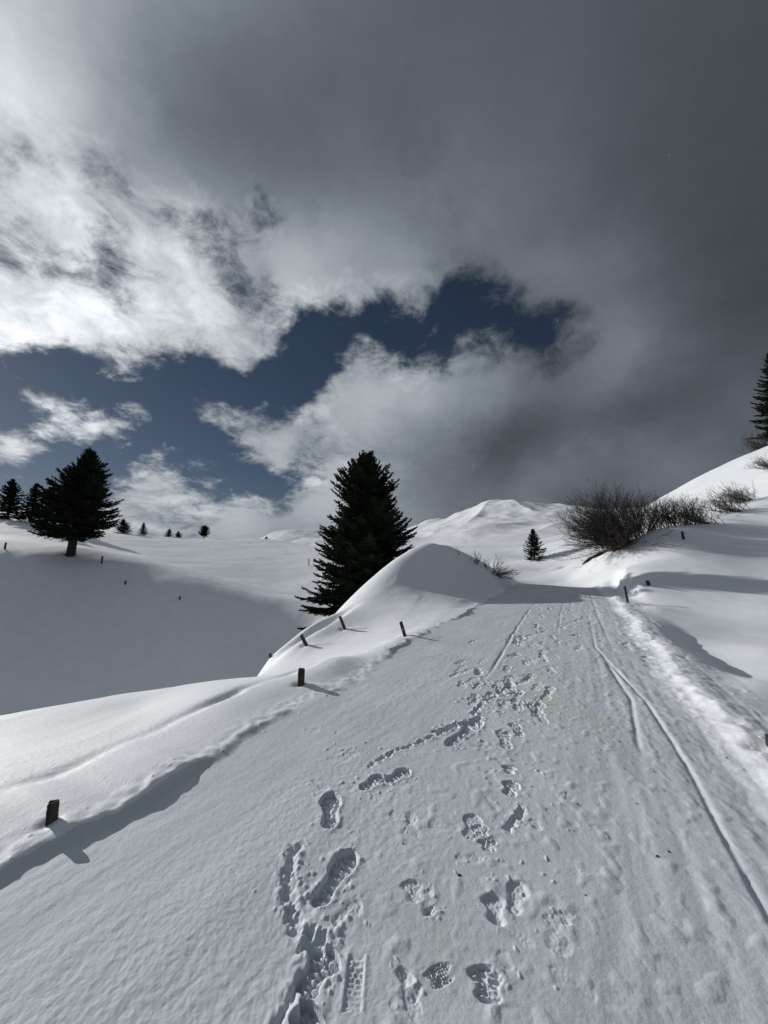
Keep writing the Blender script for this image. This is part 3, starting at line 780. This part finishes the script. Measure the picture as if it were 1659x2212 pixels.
# ------------------------------------------------------------------ spruces
def spruce(seed, H, prof, n_prim, trunk_r, step=.075, w=.022, tert=3, base_z=.0, leaders=3, side=None, twigl=1.0):
    """prof: list of (height, radius).  Returns trunk mesh and crown mesh, base at the origin"""
    rg = random.Random(seed); rn = np.random.RandomState(seed)
    hz = [p[0] for p in prof]; hr = [p[1] for p in prof]
    T_ = Geo(); C_ = Geo()
    lean = [rg.uniform(-.01, .01) * H for _ in range(2)]
    zt = np.linspace(-.5, H * .97, 12)
    def axis(z): return np.array([lean[0] * (z / H) ** 2, lean[1] * (z / H) ** 2, z])
    T_.tube([axis(z) for z in zt], [max(.012, trunk_r * (1 - .97 * max(z, 0) / H) * (1.25 if z < 0 else 1)) for z in zt], 9)
    B, E, Wd = [], [], []
    ga = 2.399963
    for i in range(n_prim):
        f = (i + rg.random()) / n_prim
        z = hz[0] + (H * .985 - hz[0]) * (f ** .92)
        R = np.interp(z, hz, hr)
        az = i * ga + rg.uniform(-.4, .4)
        if side is not None: R *= side((az + math.pi) % (2 * math.pi) - math.pi, z)
        fz = z / H
        L = R * rg.uniform(.80, 1.04)
        if rg.random() < .08: L *= 1.12
        L = max(L, .10)
        el0 = math.radians(np.interp(fz, [0, .3, .7, 1], [-16, -4, 22, 62]) + rg.uniform(-9, 9))
        el1 = el0 + math.radians(np.interp(fz, [0, .5, 1], [26, 26, 10]) + rg.uniform(-8, 10))
        m = max(4, int(L / .16)); pts = [axis(z)]
        azc = az
        for k in range(m):
            t = (k + 1) / m; e = el0 + (el1 - el0) * t ** 1.6
            azc += rg.uniform(-.06, .06)
            pts.append(pts[-1] + np.array([math.sin(azc) * math.cos(e), math.cos(azc) * math.cos(e), math.sin(e)]) * (L / m))
        pts = np.array(pts)
        T_.tube(pts, np.linspace(.006 + .011 * L, .004, len(pts)), 3, False)
        s_ = np.linspace(0, 1, len(pts))
        ns = max(3, int(L / step))
        ts = np.linspace(.10 if fz > .2 else .25, 1.0, ns) + rn.uniform(-.4, .4, ns) / ns
        ts = np.clip(ts, .05, 1)
        P0 = np.stack([np.interp(ts, s_, pts[:, j]) for j in range(3)], 1)
        t2 = np.clip(ts + .04, 0, 1.04); d = np.stack([np.interp(np.clip(ts + .08, 0, 1), s_, pts[:, j]) - np.interp(np.clip(ts - .08, 0, 1), s_, pts[:, j]) for j in range(3)], 1)
        d /= np.linalg.norm(d, axis=1)[:, None] + 1e-9
        sidev = np.cross(d, [0, 0, 1.0]); sidev /= np.linalg.norm(sidev, axis=1)[:, None] + 1e-9
        for sg in (-1, 1):
            l2 = (.36 * L * (1 - ts) ** .8 + .10) * rn.uniform(.6, 1.15, ns) * twigl
            ang = np.radians(rn.uniform(38, 66, ns))
            dr = d * np.cos(ang)[:, None] + sg * sidev * np.sin(ang)[:, None]
            dr[:, 2] += rn.uniform(-.38, .14, ns) + .12 * fz
            dr /= np.linalg.norm(dr, axis=1)[:, None]
            tip = P0 + dr * l2[:, None]
            B.append(P0); E.append(tip); Wd.append(np.full(ns, w))
            for q in range(tert):
                tt = (q + rn.uniform(.3, 1, ns)) / tert
                b3 = P0 + dr * (l2 * tt)[:, None]
                sv = np.cross(dr, [0, 0, 1.0]) * rn.choice([-1, 1], ns)[:, None]
                d3 = dr * .75 + sv * .75 + np.stack([rn.uniform(-.2, .2, ns), rn.uniform(-.2, .2, ns), rn.uniform(-.45, .35, ns)], 1)
                d3 /= np.linalg.norm(d3, axis=1)[:, None]
                l3 = (.045 + .30 * l2 * (1 - tt * .6)) * rn.uniform(.6, 1.2, ns) * twigl
                B.append(b3); E.append(b3 + d3 * l3[:, None]); Wd.append(np.full(ns, w * .85))
        # needles on the branch itself and its end shoot
        B.append(pts[:-1]); E.append(pts[1:] + (pts[1:] - pts[:-1]) * .5); Wd.append(np.full(len(pts) - 1, w * 1.2))
        e_ = pts[-1]; dd = (pts[-1] - pts[-2]); dd /= np.linalg.norm(dd)
        B.append(e_[None]); E.append((e_ + (dd + [0, 0, .25]) * rg.uniform(.06, .16))[None]); Wd.append(np.array([w]))
    for k in range(leaders):
        b0 = axis(H * rg.uniform(.90, .955)); hh = rg.uniform(.4, 1.0) * .075 * H
        dx, dy = rg.uniform(-.5, .5), rg.uniform(-.5, .5)
        e0 = b0 + np.array([dx * hh, dy * hh, hh]); T_.tube([b0, e0], [.012, .004], 3, False)
        for q in range(9):
            c_ = b0 + (e0 - b0) * q / 9; an = rg.uniform(0, 6.28)
            B.append(c_[None]); E.append((c_ + np.array([math.cos(an) * .07, math.sin(an) * .07, .05])  )[None]); Wd.append(np.array([w * .7]))
        B.append(b0[None]); E.append((e0 + (e0 - b0) * .1)[None]); Wd.append(np.array([w * .8]))
    C_.kites(np.concatenate(B), np.concatenate(E), np.concatenate(Wd))
    return T_.mesh('trunk', M_BARK, True), C_.mesh('crown', M_NEEDLE)

def ground_z(x, y): return float(height(np.array([x]), np.array([y]), False)[0])
def plant(meshes, x, y, label, group, s=(1, 1, 1), rz=0.0, sink=0.0, name='spruce_tree'):
    z = ground_z(x, y) - sink
    t = thing(name, label, 'tree', (x, y, z), group)
    t.scale = s; t.rotation_euler = (0, 0, rz)
    for nm, me in zip(('trunk', 'crown'), meshes): obj(nm, me, t)
    return t
# the big spruce behind the mound
RB = 19.0
x, y, _ = at(788, 1300, RB)
gz = ground_z(x, y)
BIGTOP = at(808, 1000, RB)[2]
Hb = BIGTOP - gz
def zp(py): return at(800, py, RB)[2] - gz         # height above the foot seen at picture row py
def big_side(az, z):
    s = 1 + .08 * math.sin(az * 3 + z * 1.5) + .22 * float(pn(np.array([az * .9]), np.array([z * .9]), 301)[0])
    ax = math.sin(az)           # -1 left, +1 right
    if ax < -.45 and zp(1150) < z < zp(1108): s *= .76
    if ax < -.45 and zp(1232) < z < zp(1208): s *= .84
    if ax > .45 and zp(1190) < z < zp(1150): s *= 1.12
    return s
KB = RB / math.hypot(*at(788, 1300, RB)[:2]) * RB / FOC * .99      # metres per picture pixel at the tree
big = spruce(11, Hb, [(.25, 3.0), (zp(1345), 128 * KB), (zp(1300), 132 * KB), (zp(1250), 120 * KB), (zp(1200), 116 * KB), (zp(1160), 104 * KB), (zp(1125), 86 * KB), (zp(1080), 76 * KB), (zp(1050), 60 * KB), (zp(1020), 44 * KB), (Hb, 18 * KB)], 480, .27, step=.085, w=.030, side=big_side, leaders=5, twigl=1.0)
plant(big, x, y, 'large dark spruce rising behind the snow mound left of the path, its foot hidden', 'spruces on the snowy slopes')
# the spruce on the brow at the left
q = at(152, 1201, 38.5)
HL = at(180, 984, 38.5)[2] - q[2] + .2
def left_side(az, z):
    ax = math.sin(az); s = .97 + .12 * math.sin(az * 2.3 + z * 1.7) + .25 * float(pn(np.array([az * .9]), np.array([z * 1.1]), 302)[0])
    if ax < -.4 and z < 2.6: s *= 1.25
    if ax > .2 and z < 2.2: s *= .75
    if ax < -.3 and z > 6.2: s *= .8
    if ax > .4 and 2.6 < z < 5.4: s *= .98
    return s
lt = spruce(23, HL, [(1.3, 1.9), (1.9, 2.8), (2.6, 3.0), (3.6, 2.8), (4.8, 2.45), (5.6, 2.05), (6.6, 1.45), (7.4, 1.0), (HL, .35)], 265, .32, step=.105, w=.038, tert=3, twigl=1.2, side=left_side, leaders=5)
tl = plant(lt, q[0], q[1], 'broad dark spruce with a bare lower trunk alone on the brow at the left', 'spruces on the snowy slopes')
tl.rotation_euler = (0, math.radians(2.5), 0)
# lighter spruces for the distance
sa = spruce(31, 6.0, [(.15, 1.7), (.8, 1.9), (2.2, 1.75), (3.6, 1.35), (4.8, .85), (6.0, .15)], 120, .15, step=.16, w=.065, tert=2, leaders=1)
sb = spruce(37, 6.0, [(.1, 1.5), (.9, 1.75), (2.0, 1.45), (3.4, 1.05), (4.8, .6), (6.0, .12)], 110, .13, step=.17, w=.065, tert=2, leaders=2)
sr = spruce(41, 6.0, [(1.4, 1.8), (2.2, 2.6), (3.4, 2.9), (4.6, 2.4), (5.6, 1.2), (6.0, .5)], 100, .24, step=.17, w=.075, tert=2, leaders=1)
def far_tree(meshes, px, ytop, ybase, r, wpx, label, wm, sink=.1, rz=0):
    """wm: natural width of the mesh in metres; r: horizontal range"""
    bx, by, _ = at(px, ybase, r); z0 = ground_z(bx, by)
    zt = at(px, ytop, r)[2]; h = max(zt - z0, .4)
    x_, y_, u_ = ray(px, ybase); dep = r * y_        # depth along the view
    wmet = wpx * dep / FOC
    return plant(meshes, bx, by, label, 'spruces on the snowy slopes', (wmet / wm, wmet / wm, h / 6.0), rz, sink)
far_tree(sa, 16, 1034, 1120, 92, 66, 'dark spruce at the left edge, leftmost of the dense group on the skyline', 3.6)
far_tree(sb, 66, 1043, 1124, 92, 56, 'blunt topped spruce in the skyline group, next to the leftmost one', 3.3, rz=1.2)
far_tree(sa, 98, 1052, 1132, 88, 58, 'spruce of the skyline group half hidden behind the lone broad spruce', 3.6, rz=2.6)
far_tree(sa, 264, 1121, 1156, 95, 38, 'wide small spruce on the skyline, first one right of the lone broad spruce', 3.6, rz=.7)
far_tree(sb, 308, 1128, 1160, 96, 23, 'slim small spruce on the skyline, second one right of the lone broad spruce', 3.3)
far_tree(sb, 364, 1141, 1166, 99, 22, 'taller of the two tiny spruces standing close together on the skyline', 3.3, rz=2)
far_tree(sa, 384, 1147, 1167, 99, 17, 'shorter of the two tiny spruces standing close together on the skyline', 3.6, rz=1)
far_tree(sr, 440, 1137, 1168, 104, 27, 'tiny round headed tree on a bare stem on the skyline', 5.2)
far_tree(sb, 575, 1158, 1170, 113, 12, 'tiniest spruce on the skyline, just left of the distant flat ridge', 3.3)
sm = spruce(47, 3.2, [(.05, .85), (.35, .9), (.5, .55), (.9, .95), (1.6, .72), (2.3, .45), (3.2, .08)], 120, .07, step=.09, w=.028, tert=2, leaders=1)
g_s = find_ground(1155, 1210, 26, 90)
xs, ys = g_s[0], g_s[1]; hs_ = at(1155, 1143, math.hypot(xs, ys))[2] - g_s[2]
plant(sm, xs, ys, 'young cone shaped spruce standing alone on the snow beyond the crest of the path', 'spruces on the snowy slopes', (hs_ / 3.2 * 1.25, hs_ / 3.2 * 1.25, hs_ / 3.2), 0, .05)
# the one cut by the right edge of the picture
se = spruce(53, 9.0, [(1.0, 2.4), (2.0, 2.7), (4, 2.2), (6, 1.5), (7.6, .9), (9, .15)], 210, .2, step=.15, w=.06, tert=2, leaders=1)
ge = at(1704, 962, 80); 
xe, ye = ge[0], ge[1]
plant(se, xe, ye, 'dark spruce cut off by the right edge, high on the skyline slope', 'spruces on the snowy slopes', (1.45, 1.45, (at(1712, 740, 80)[2] - ground_z(xe, ye)) / 9), 0, .1)

# ------------------------------------------------------------------ leafless bushes
def bush(seed, n, L, main, spread, droop=0.0, rad=.016, twigs=8, up=.25, base_r=.25):
    """stems rise from a common foot; main is the mean direction"""
    rg = random.Random(seed); G = Geo(); main = np.array(main, float); main /= np.linalg.norm(main)
    for i in range(n):
        d = main + np.array([rg.gauss(0, spread[0]), rg.gauss(0, spread[1]), rg.gauss(0, spread[2])]); d /= np.linalg.norm(d)
        if d[2] < -.25: d[2] = -.1
        l = L * rg.uniform(.72, 1.0); m = 8
        p = np.array([rg.gauss(0, base_r), rg.gauss(0, base_r), rg.uniform(-.15, .0)])
        pts = [p]; r0 = rad * rg.uniform(.6, 1.2)
        for k in range(m):
            d = d + np.array([rg.gauss(0, .11), rg.gauss(0, .11), rg.gauss(0, .09) + up * .16 - droop * .1]); d /= np.linalg.norm(d)
            pts.append(pts[-1] + d * l / m)
        pts = np.array(pts); rad_ = np.linspace(r0, r0 * .3, m + 1)
        G.tube(pts, rad_, 3, False)
        for q in range(twigs):
            k = rg.randint(2, m); t = rg.random(); b0 = pts[k - 1] + (pts[k] - pts[k - 1]) * t
            dd = pts[k] - pts[k - 1]; dd /= np.linalg.norm(dd)
            d2 = dd + np.array([rg.gauss(0, .42), rg.gauss(0, .42), rg.gauss(.08, .35)]); d2 /= np.linalg.norm(d2)
            l2 = l * rg.uniform(.12, .30); pp = [b0]
            for _ in range(3):
                d2 = d2 + np.array([rg.gauss(0, .15), rg.gauss(0, .15), rg.gauss(.06, .12)]); d2 /= np.linalg.norm(d2)
                pp.append(pp[-1] + d2 * l2 / 3)
            G.tube(pp, [r0 * .42, r0 * .34, r0 * .28, r0 * .2], 3, False)
            for _ in range(3):
                j = rg.randint(1, 3); d3 = (pp[j] - pp[j - 1]); d3 = d3 / np.linalg.norm(d3) + np.array([rg.gauss(0, .5), rg.gauss(0, .5), rg.gauss(.1, .4)]); d3 /= np.linalg.norm(d3)
                G.tube([pp[j], pp[j] + d3 * l2 * rg.uniform(.2, .5)], [r0 * .26, r0 * .16], 3, False)
    return G.mesh('branches', M_TWIG)
BG = 'leafless bushes on the right bank'
def put_bush(me, px, py, r, label, group, s=1.0, rz=0.0, dz=0.0):
    if r is None:
        g = find_ground(px, py, 3, 120); x_, y_, z_ = g
    else:
        x_, y_, _ = at(px, py, r); z_ = ground_z(x_, y_)
    o = bpy.data.objects.new('bush', me); COL.objects.link(o)
    o.location = (x_, y_, z_ + dz); o.scale = (s,) * 3; o.rotation_euler = (0, 0, rz)
    o['label'] = label; o['category'] = 'bush'; o['group'] = group
    return o
b_big = bush(61, 250, 3.15, (-.74, -.10, .46), (.45, .35, .52), .0, .0165, 13, .16, .35)
b_up = bush(67, 62, 2.3, (-.30, .05, .95), (.45, .35, .25), .0, .0145, 11, .2, .45)
b_up2 = bush(71, 50, 2.0, (.05, .05, 1.0), (.5, .4, .25), .0, .014, 11, .2, .4)
b_low = bush(73, 60, 2.3, (-.85, .1, .35), (.35, .4, .2), .0, .018, 9, .12, .4)
put_bush(b_big, 1352, 1180, 23.2, 'largest leafless bush, its branches fanning out to the left over bare soil', BG, 1.0)
put_bush(b_up, 1330, 1178, 25.2, 'tall leafless bush just behind the largest fanned one', BG, 1.15, .3)
put_bush(b_up, 1378, 1163, 24.0, 'upright leafless bush right beside the largest fanned one', BG, 1.05, 1.2)
put_bush(b_up2, 1404, 1158, 24.4, 'upright leafless bush third along the crest from the bare soil', BG, .95, .5)
put_bush(b_up2, 1436, 1152, 24.8, 'thin see-through bush in the middle of the row on the crest', BG, .85, 2.1)
put_bush(b_up, 1466, 1146, 25.2, 'leafless bush on the crest behind the short post', BG, .72, -.3)
put_bush(b_up2, 1492, 1140, 26.0, 'leafless bush right of the short post on the crest', BG, .8, 3.3)
put_bush(b_low, 1532, 1130, 27.6, 'low bush leaning left where the row on the crest thins out', BG, .8, 0.1)
put_bush(b_low, 1590, 1098, 34.0, 'low leaning bush higher up the slope with crossed dark branches', BG, .85, .2)
put_bush(b_low, 1622, 1086, 37.5, 'second low leaning bush up the slope, nearer the right edge', BG, .8, -.3)
put_bush(b_up2, 1600, 1094, 36.0, 'small upright tuft of twigs between the two low leaning bushes', BG, .6, 1.0)
put_bush(b_low, 1678, 1044, 52, 'small bush at the right edge below the cut off spruce', BG, .8, 0)
b_edge = bush(79, 60, 1.9, (-.6, .1, .5), (.5, .5, .3), .0, .02, 8, .2, .5)
put_bush(b_edge, 1655, 970, 76, 'leafless bush at the foot of the spruce cut off by the right edge', BG, 1.7, 0)
MG = 'small bushes on the snow mound'
b_tw = bush(83, 3, .55, (-.25, 0, 1), (.15, .15, .1), .0, .010, 4, .2, .04)
b_sm = bush(89, 12, .55, (.1, 0, 1), (.5, .3, .2), .0, .010, 5, .2, .07)
b_sp = bush(97, 34, .85, (.65, .0, .25), (.5, .35, .3), .3, .011, 6, .0, .14)
put_bush(b_tw, 992, 1200, None, 'pair of bare twigs sticking out near the top of the mound', MG, 1.0)
put_bush(b_sm, 1026, 1217, None, 'small airy bush on the right shoulder of the mound', MG, .95)
put_bush(b_sm, 1052, 1228, None, 'small dense tuft of twigs between the airy bush and the spreading one', MG, .85, 2)
put_bush(b_sp, 1066, 1238, None, 'spreading bush hanging from the right end of the mound towards the path', MG, 1.0)

# bare soil below the largest bush
def soil_bank():
    G = Geo(); m = 30; k = 12
    line = [find_ground(1256 + 88 * t, 1220 - 36 * t - 5 * math.sin(3.1 * t), 12, 60) for t in np.linspace(0, 1, m)]
    line = np.array(line); A_, B_ = line[0], line[-1]
    for _ in range(3): line[1:-1] = (line[:-2] + line[1:-1] * 2 + line[2:]) / 4
    ring = []
    for i in range(m):
        t = i / (m - 1); c = line[i]; sz = max(math.sin(math.pi * min(max(t, .0), 1)), 0) ** .6
        fw = c[:2] / np.linalg.norm(c[:2])
        for j in range(k):
            an = j / k * 2 * math.pi; rr = 1 + .5 * float(pn(np.array([t * 8 + j * .9]), np.array([j * 1.7]), 7)[0])
            off_ = -.34 * sz * math.cos(an) * rr - .05
            ring.append(c + np.array([fw[0] * off_, fw[1] * off_, (.20 * sz * math.sin(an)) * rr]))
    f = [(i * k + j, i * k + (j + 1) % k, (i + 1) * k + (j + 1) % k, (i + 1) * k + j) for i in range(m - 1) for j in range(k)]
    f += [tuple(range(k)), tuple((m - 1) * k + j for j in range(k))[::-1]]
    c0 = A_ * .5 + B_ * .5
    G.add(np.array(ring) - c0, f)
    o = obj('soil_bank', G.mesh('soil_bank', M_SOIL, True)); o.location = c0; o['kind'] = 'structure'
    return o
soil_bank()

# ------------------------------------------------------------------ fence posts
def post_mesh(w, d, h, seed, bevel=.16, top='flat'):
    """a weathered stake from -0.35 m to h, faces a little uneven, edges chamfered"""
    rg = random.Random(seed); G = Geo()
    bx, by = w / 2, d / 2; c = bevel * min(w, d)
    prof_ = [(-bx + c, -by), (bx - c, -by), (bx, -by + c), (bx, by - c), (bx - c, by), (-bx + c, by), (-bx, by - c), (-bx, -by + c)]
    zs = [-.35] + list(np.linspace(0, h * .93, 6)) + [h]
    V_ = []
    for i, z in enumerate(zs):
        s = 1.0 if i < len(zs) - 1 else .80
        ox, oy = rg.gauss(0, .012) * w, rg.gauss(0, .012) * w
        for (a_, b_) in prof_:
            tilt = (a_ / bx) * .05 * h * (.6 if seed % 2 else -.4) if i >= len(zs) - 2 else 0
            V_.append((a_ * s * (1 + rg.gauss(0, .018)) + ox, b_ * s * (1 + rg.gauss(0, .018)) + oy, z + tilt))
    k = 8; m = len(zs)
    f = [(i * k + j, i * k + (j + 1) % k, (i + 1) * k + (j + 1) % k, (i + 1) * k + j) for i in range(m - 1) for j in range(k)]
    f.append(tuple((m - 1) * k + j for j in range(k)))
    G.add(V_, f); return G
def staple_mesh(w):
    G = Geo(); pts = [(-.0, 0, -.5 * w), (.55 * w, 0, -.5 * w), (.75 * w, 0, 0), (.55 * w, 0, .5 * w), (0, 0, .5 * w)]
    G.tube(pts, .16 * w, 5); return G.mesh('wire_clip', M_STEEL)
PG = 'old fence posts standing in the snow'
POSTS = [  # foot px, top px, width, depth, yaw, clips [(height share, side)], label
 ((650,1479),(651.5,1444),.062,.055,.3,[], 'dark stout post at the left lip of the path, casting a long shadow'),
 ((875,1374),(865.5,1343),.055,.045,.2,[], 'leaning post standing at the foot of the mound beside the path edge'),
 ((745,1359),(734,1331),.055,.045,.2,[(.45,-1)], 'leaning post with a clip on the flank of the mound below the large spruce'),
 ((662,1394),(650,1371),.055,.045,.2,[(.2,-1)], 'leaning post with a clip lower down the flank, near the edge of the dark valley'),
 ((585,1420),(583,1411),.04,.04,.0,[(.5,-1)], 'nearly buried post tip at the far rim of the flank'),
 ((1356,1301),(1349,1266),.055,.045,.1,[], 'tallest post, standing on the right edge of the path'),
 ((1401,1264),(1398.5,1254),.10,.07,.1,[], 'short stub of a post in the smooth snow right of the tallest post'),
 ((1477,1165),(1473,1148),.10,.08,.0,[(.25,1)], 'short post with a small shadow below the row of bushes'),
 ((219,1217),(222,1201),.11,.10,.0,[(.75,-1),(.2,-1)], 'post with two clips at the edge of the shaded slope, right of the broad spruce'),
 ((270,1262),(272,1254),.10,.09,.0,[(.4,-1)], 'small post upper one on the shaded valley side'),
 ((388,1295),(389,1288),.10,.09,.0,[], 'tiny post lower one on the shaded valley side'),
 ((10,1186),(13,1172),.11,.10,.0,[(.4,-1)], 'post on the sunlit snow at the left edge beyond the shaded slope'),
 ((1661,1610),(1659,1586),.03,.03,.0,[], 'post cut off by the right edge of the picture, sunk in a hollow'),
]
SPEC = []
for (foot, top, w, d, yaw, clips, label) in POSTS:
    g = find_ground(foot[0], foot[1], 1.5, 90)
    if g is None: g = np.array(at(foot[0], foot[1], 38))
    SPEC.append(g)
def upright(o, foot, top_pt):
    v = Vector(top_pt) - Vector(foot); o.rotation_mode = 'QUATERNION'
    q = Vector((0, 0, 1)).rotation_difference(v.normalized()); o.rotation_quaternion = q; return v.length
def build_posts():
    for i, ((foot, top, w, d, yaw, clips, label), g) in enumerate(zip(POSTS, SPEC)):
        r = math.hypot(g[0], g[1]); tp = at(top[0], top[1], r)
        gg = Vector(g)
        L = (Vector(tp) - gg).length
        if clips:
            t = thing('fence_post', label, 'fence post', gg, PG); upright(t, gg, tp)
            p = obj('stake', post_mesh(w, d, L, 200 + i).mesh('stake', M_WOOD), t)
            for (hs, sd) in clips:
                c = obj('wire_clip', staple_mesh(w * .55), t); c.location = (sd * w * .5, 0, hs * L)
                if sd < 0: c.rotation_euler = (0, 0, math.pi)
        else:
            p = obj('fence_post', post_mesh(w, d, L, 200 + i).mesh('fence_post', M_WOOD))
            p.location = gg; upright(p, gg, tp)
            p['label'] = label; p['category'] = 'fence post'; p['group'] = PG
    # the near one: two planks side by side
    g = find_ground(111, 1776, 1, 8); r = math.hypot(g[0], g[1]); tp = at(119, 1731, r); gg = Vector(g)
    L = (Vector(tp) - gg).length
    t = thing('fence_post', 'nearest post at the lower left, a broad split plank doubled with a thinner one', 'fence post', gg, PG)
    t.rotation_euler = (math.radians(-2), math.radians(-1), math.radians(30))
    a_ = obj('plank', post_mesh(.046, .014, L * .97, 301, .12).mesh('plank', M_WOOD), t)
    b_ = obj('plank', post_mesh(.042, .007, L * 1.0, 302, .1).mesh('thin_plank', M_WOOD), t); b_.location = (0, .0125, 0)
    # pale pole far off on the terrace
    g = find_ground(667, 1222, 20, 140)
    if g is not None:
        r = math.hypot(g[0], g[1]); tp = at(667, 1206, r)
        p = obj('marker_pole', post_mesh(.14, .14, tp[2] - g[2], 311).mesh('marker_pole', M_GREYWOOD)); p.location = g
        p['label'] = 'thin pale grey pole on the far snow just left of the large spruce'; p['category'] = 'pole'
build_posts()
# fallen branch at the foot of the broad spruce
def fallen(px, py, label, seed):
    g = find_ground(px, py, 20, 90); G = Geo(); rg = random.Random(seed)
    pts = [np.array([-2.3 + i * .35, rg.gauss(0, .06), .04 + .03 * math.sin(i)]) for i in range(8)]
    G.tube(pts, np.linspace(.03, .07, 8), 5)
    for q in range(8):
        b0 = pts[rg.randint(1, 6)]; G.tube([b0, b0 + np.array([rg.uniform(-.4, .1), rg.uniform(-.3, .3), rg.uniform(0, .22)])], [.025, .008], 4)
    G.tube([pts[-1], pts[-1] + np.array([.18, 0, .55])], [.05, .02], 5)
    o = obj('fallen_branch', G.mesh('fallen_branch', M_BARK)); o.location = g; o['label'] = label; o['category'] = 'branch'
    return o
fallen(138, 1199, 'dead branch lying in the snow at the foot of the broad spruce', 3)
# crumbs of bark and soil blown on the path
def crumbs():
    G = Geo(); rg = random.Random(5)
    spots = [(1185,1465,.012),(992,1890,.010),(1247,1738,.008),(1413,1667,.007),(1375,1735,.008),(1310,1640,.006),(1298,1620,.006),(1240,1795,.005),(1845 - 400,1840,.009),(870,1822,.006),(1182,1440,.006),(1060,1660,.006),(1420,1850,.010),(1265,1935,.006),(790,1575,.005),(1224,1455,.005),(1075,1508,.006),(1150,1700,.007),(1570,1640,.01)]
    for _ in range(22):
        spots.append((rg.uniform(700, 1500), rg.uniform(1400, 2200), rg.uniform(.0012, .0028)))
    for (px, py, s) in spots:
        a0, b0 = onroad(px, py); s *= .62
        if not (BL < b0 < BR): continue
        x_, y_ = from_ab(a0, b0); z_ = float(height(np.array([x_]), np.array([y_]))[0])
        v = np.array([(-1, -1, -.2), (1, -.8, -.2), (.8, 1, -.2), (-.9, .9, -.2), (-.6, -.5, .6), (.6, -.4, .5), (.5, .6, .7), (-.5, .5, .45)]) * s * np.array([1.3, .8, .8])
        an = rg.uniform(0, 6.28); v = v @ np.array([[math.cos(an), math.sin(an), 0], [-math.sin(an), math.cos(an), 0], [0, 0, 1]])
        G.add(v + (x_, y_, z_ + s * .2), [(0, 3, 2, 1), (4, 5, 6, 7), (0, 1, 5, 4), (1, 2, 6, 5), (2, 3, 7, 6), (3, 0, 4, 7)])
    o = obj('bark_crumbs', G.mesh('bark_crumbs', M_BARK)); o['kind'] = 'stuff'
    o['label'] = 'dark crumbs of bark scattered on the trodden snow of the path'; o['category'] = 'debris'
crumbs()
# a few snow flakes in the air
def flakes():
    G = Geo(); rg = random.Random(9)
    v = np.array([(1, 0, 0), (-1, 0, 0), (0, 1, 0), (0, -1, 0), (0, 0, 1), (0, 0, -1)], float)
    f = [(0, 2, 4), (2, 1, 4), (1, 3, 4), (3, 0, 4), (2, 0, 5), (1, 2, 5), (3, 1, 5), (0, 3, 5)]
    for _ in range(70):
        r = rg.uniform(1.4, 7); az = rg.uniform(-.85, .85); el = rg.uniform(-.35, .8)
        c = np.array([math.sin(az) * r, math.cos(az) * r, EYE + math.tan(el) * r])
        if c[2] < ground_z(c[0], c[1]) + .15: continue
        G.add(v * np.array([.0016, .0016, .0024]) * rg.uniform(.6, 1.5) + c, f)
    o = obj('falling_snow', G.mesh('falling_snow', M_FAR)); o['kind'] = 'stuff'
    o['label'] = 'sparse tiny snowflakes drifting in the air'; o['category'] = 'snowflakes'
flakes()
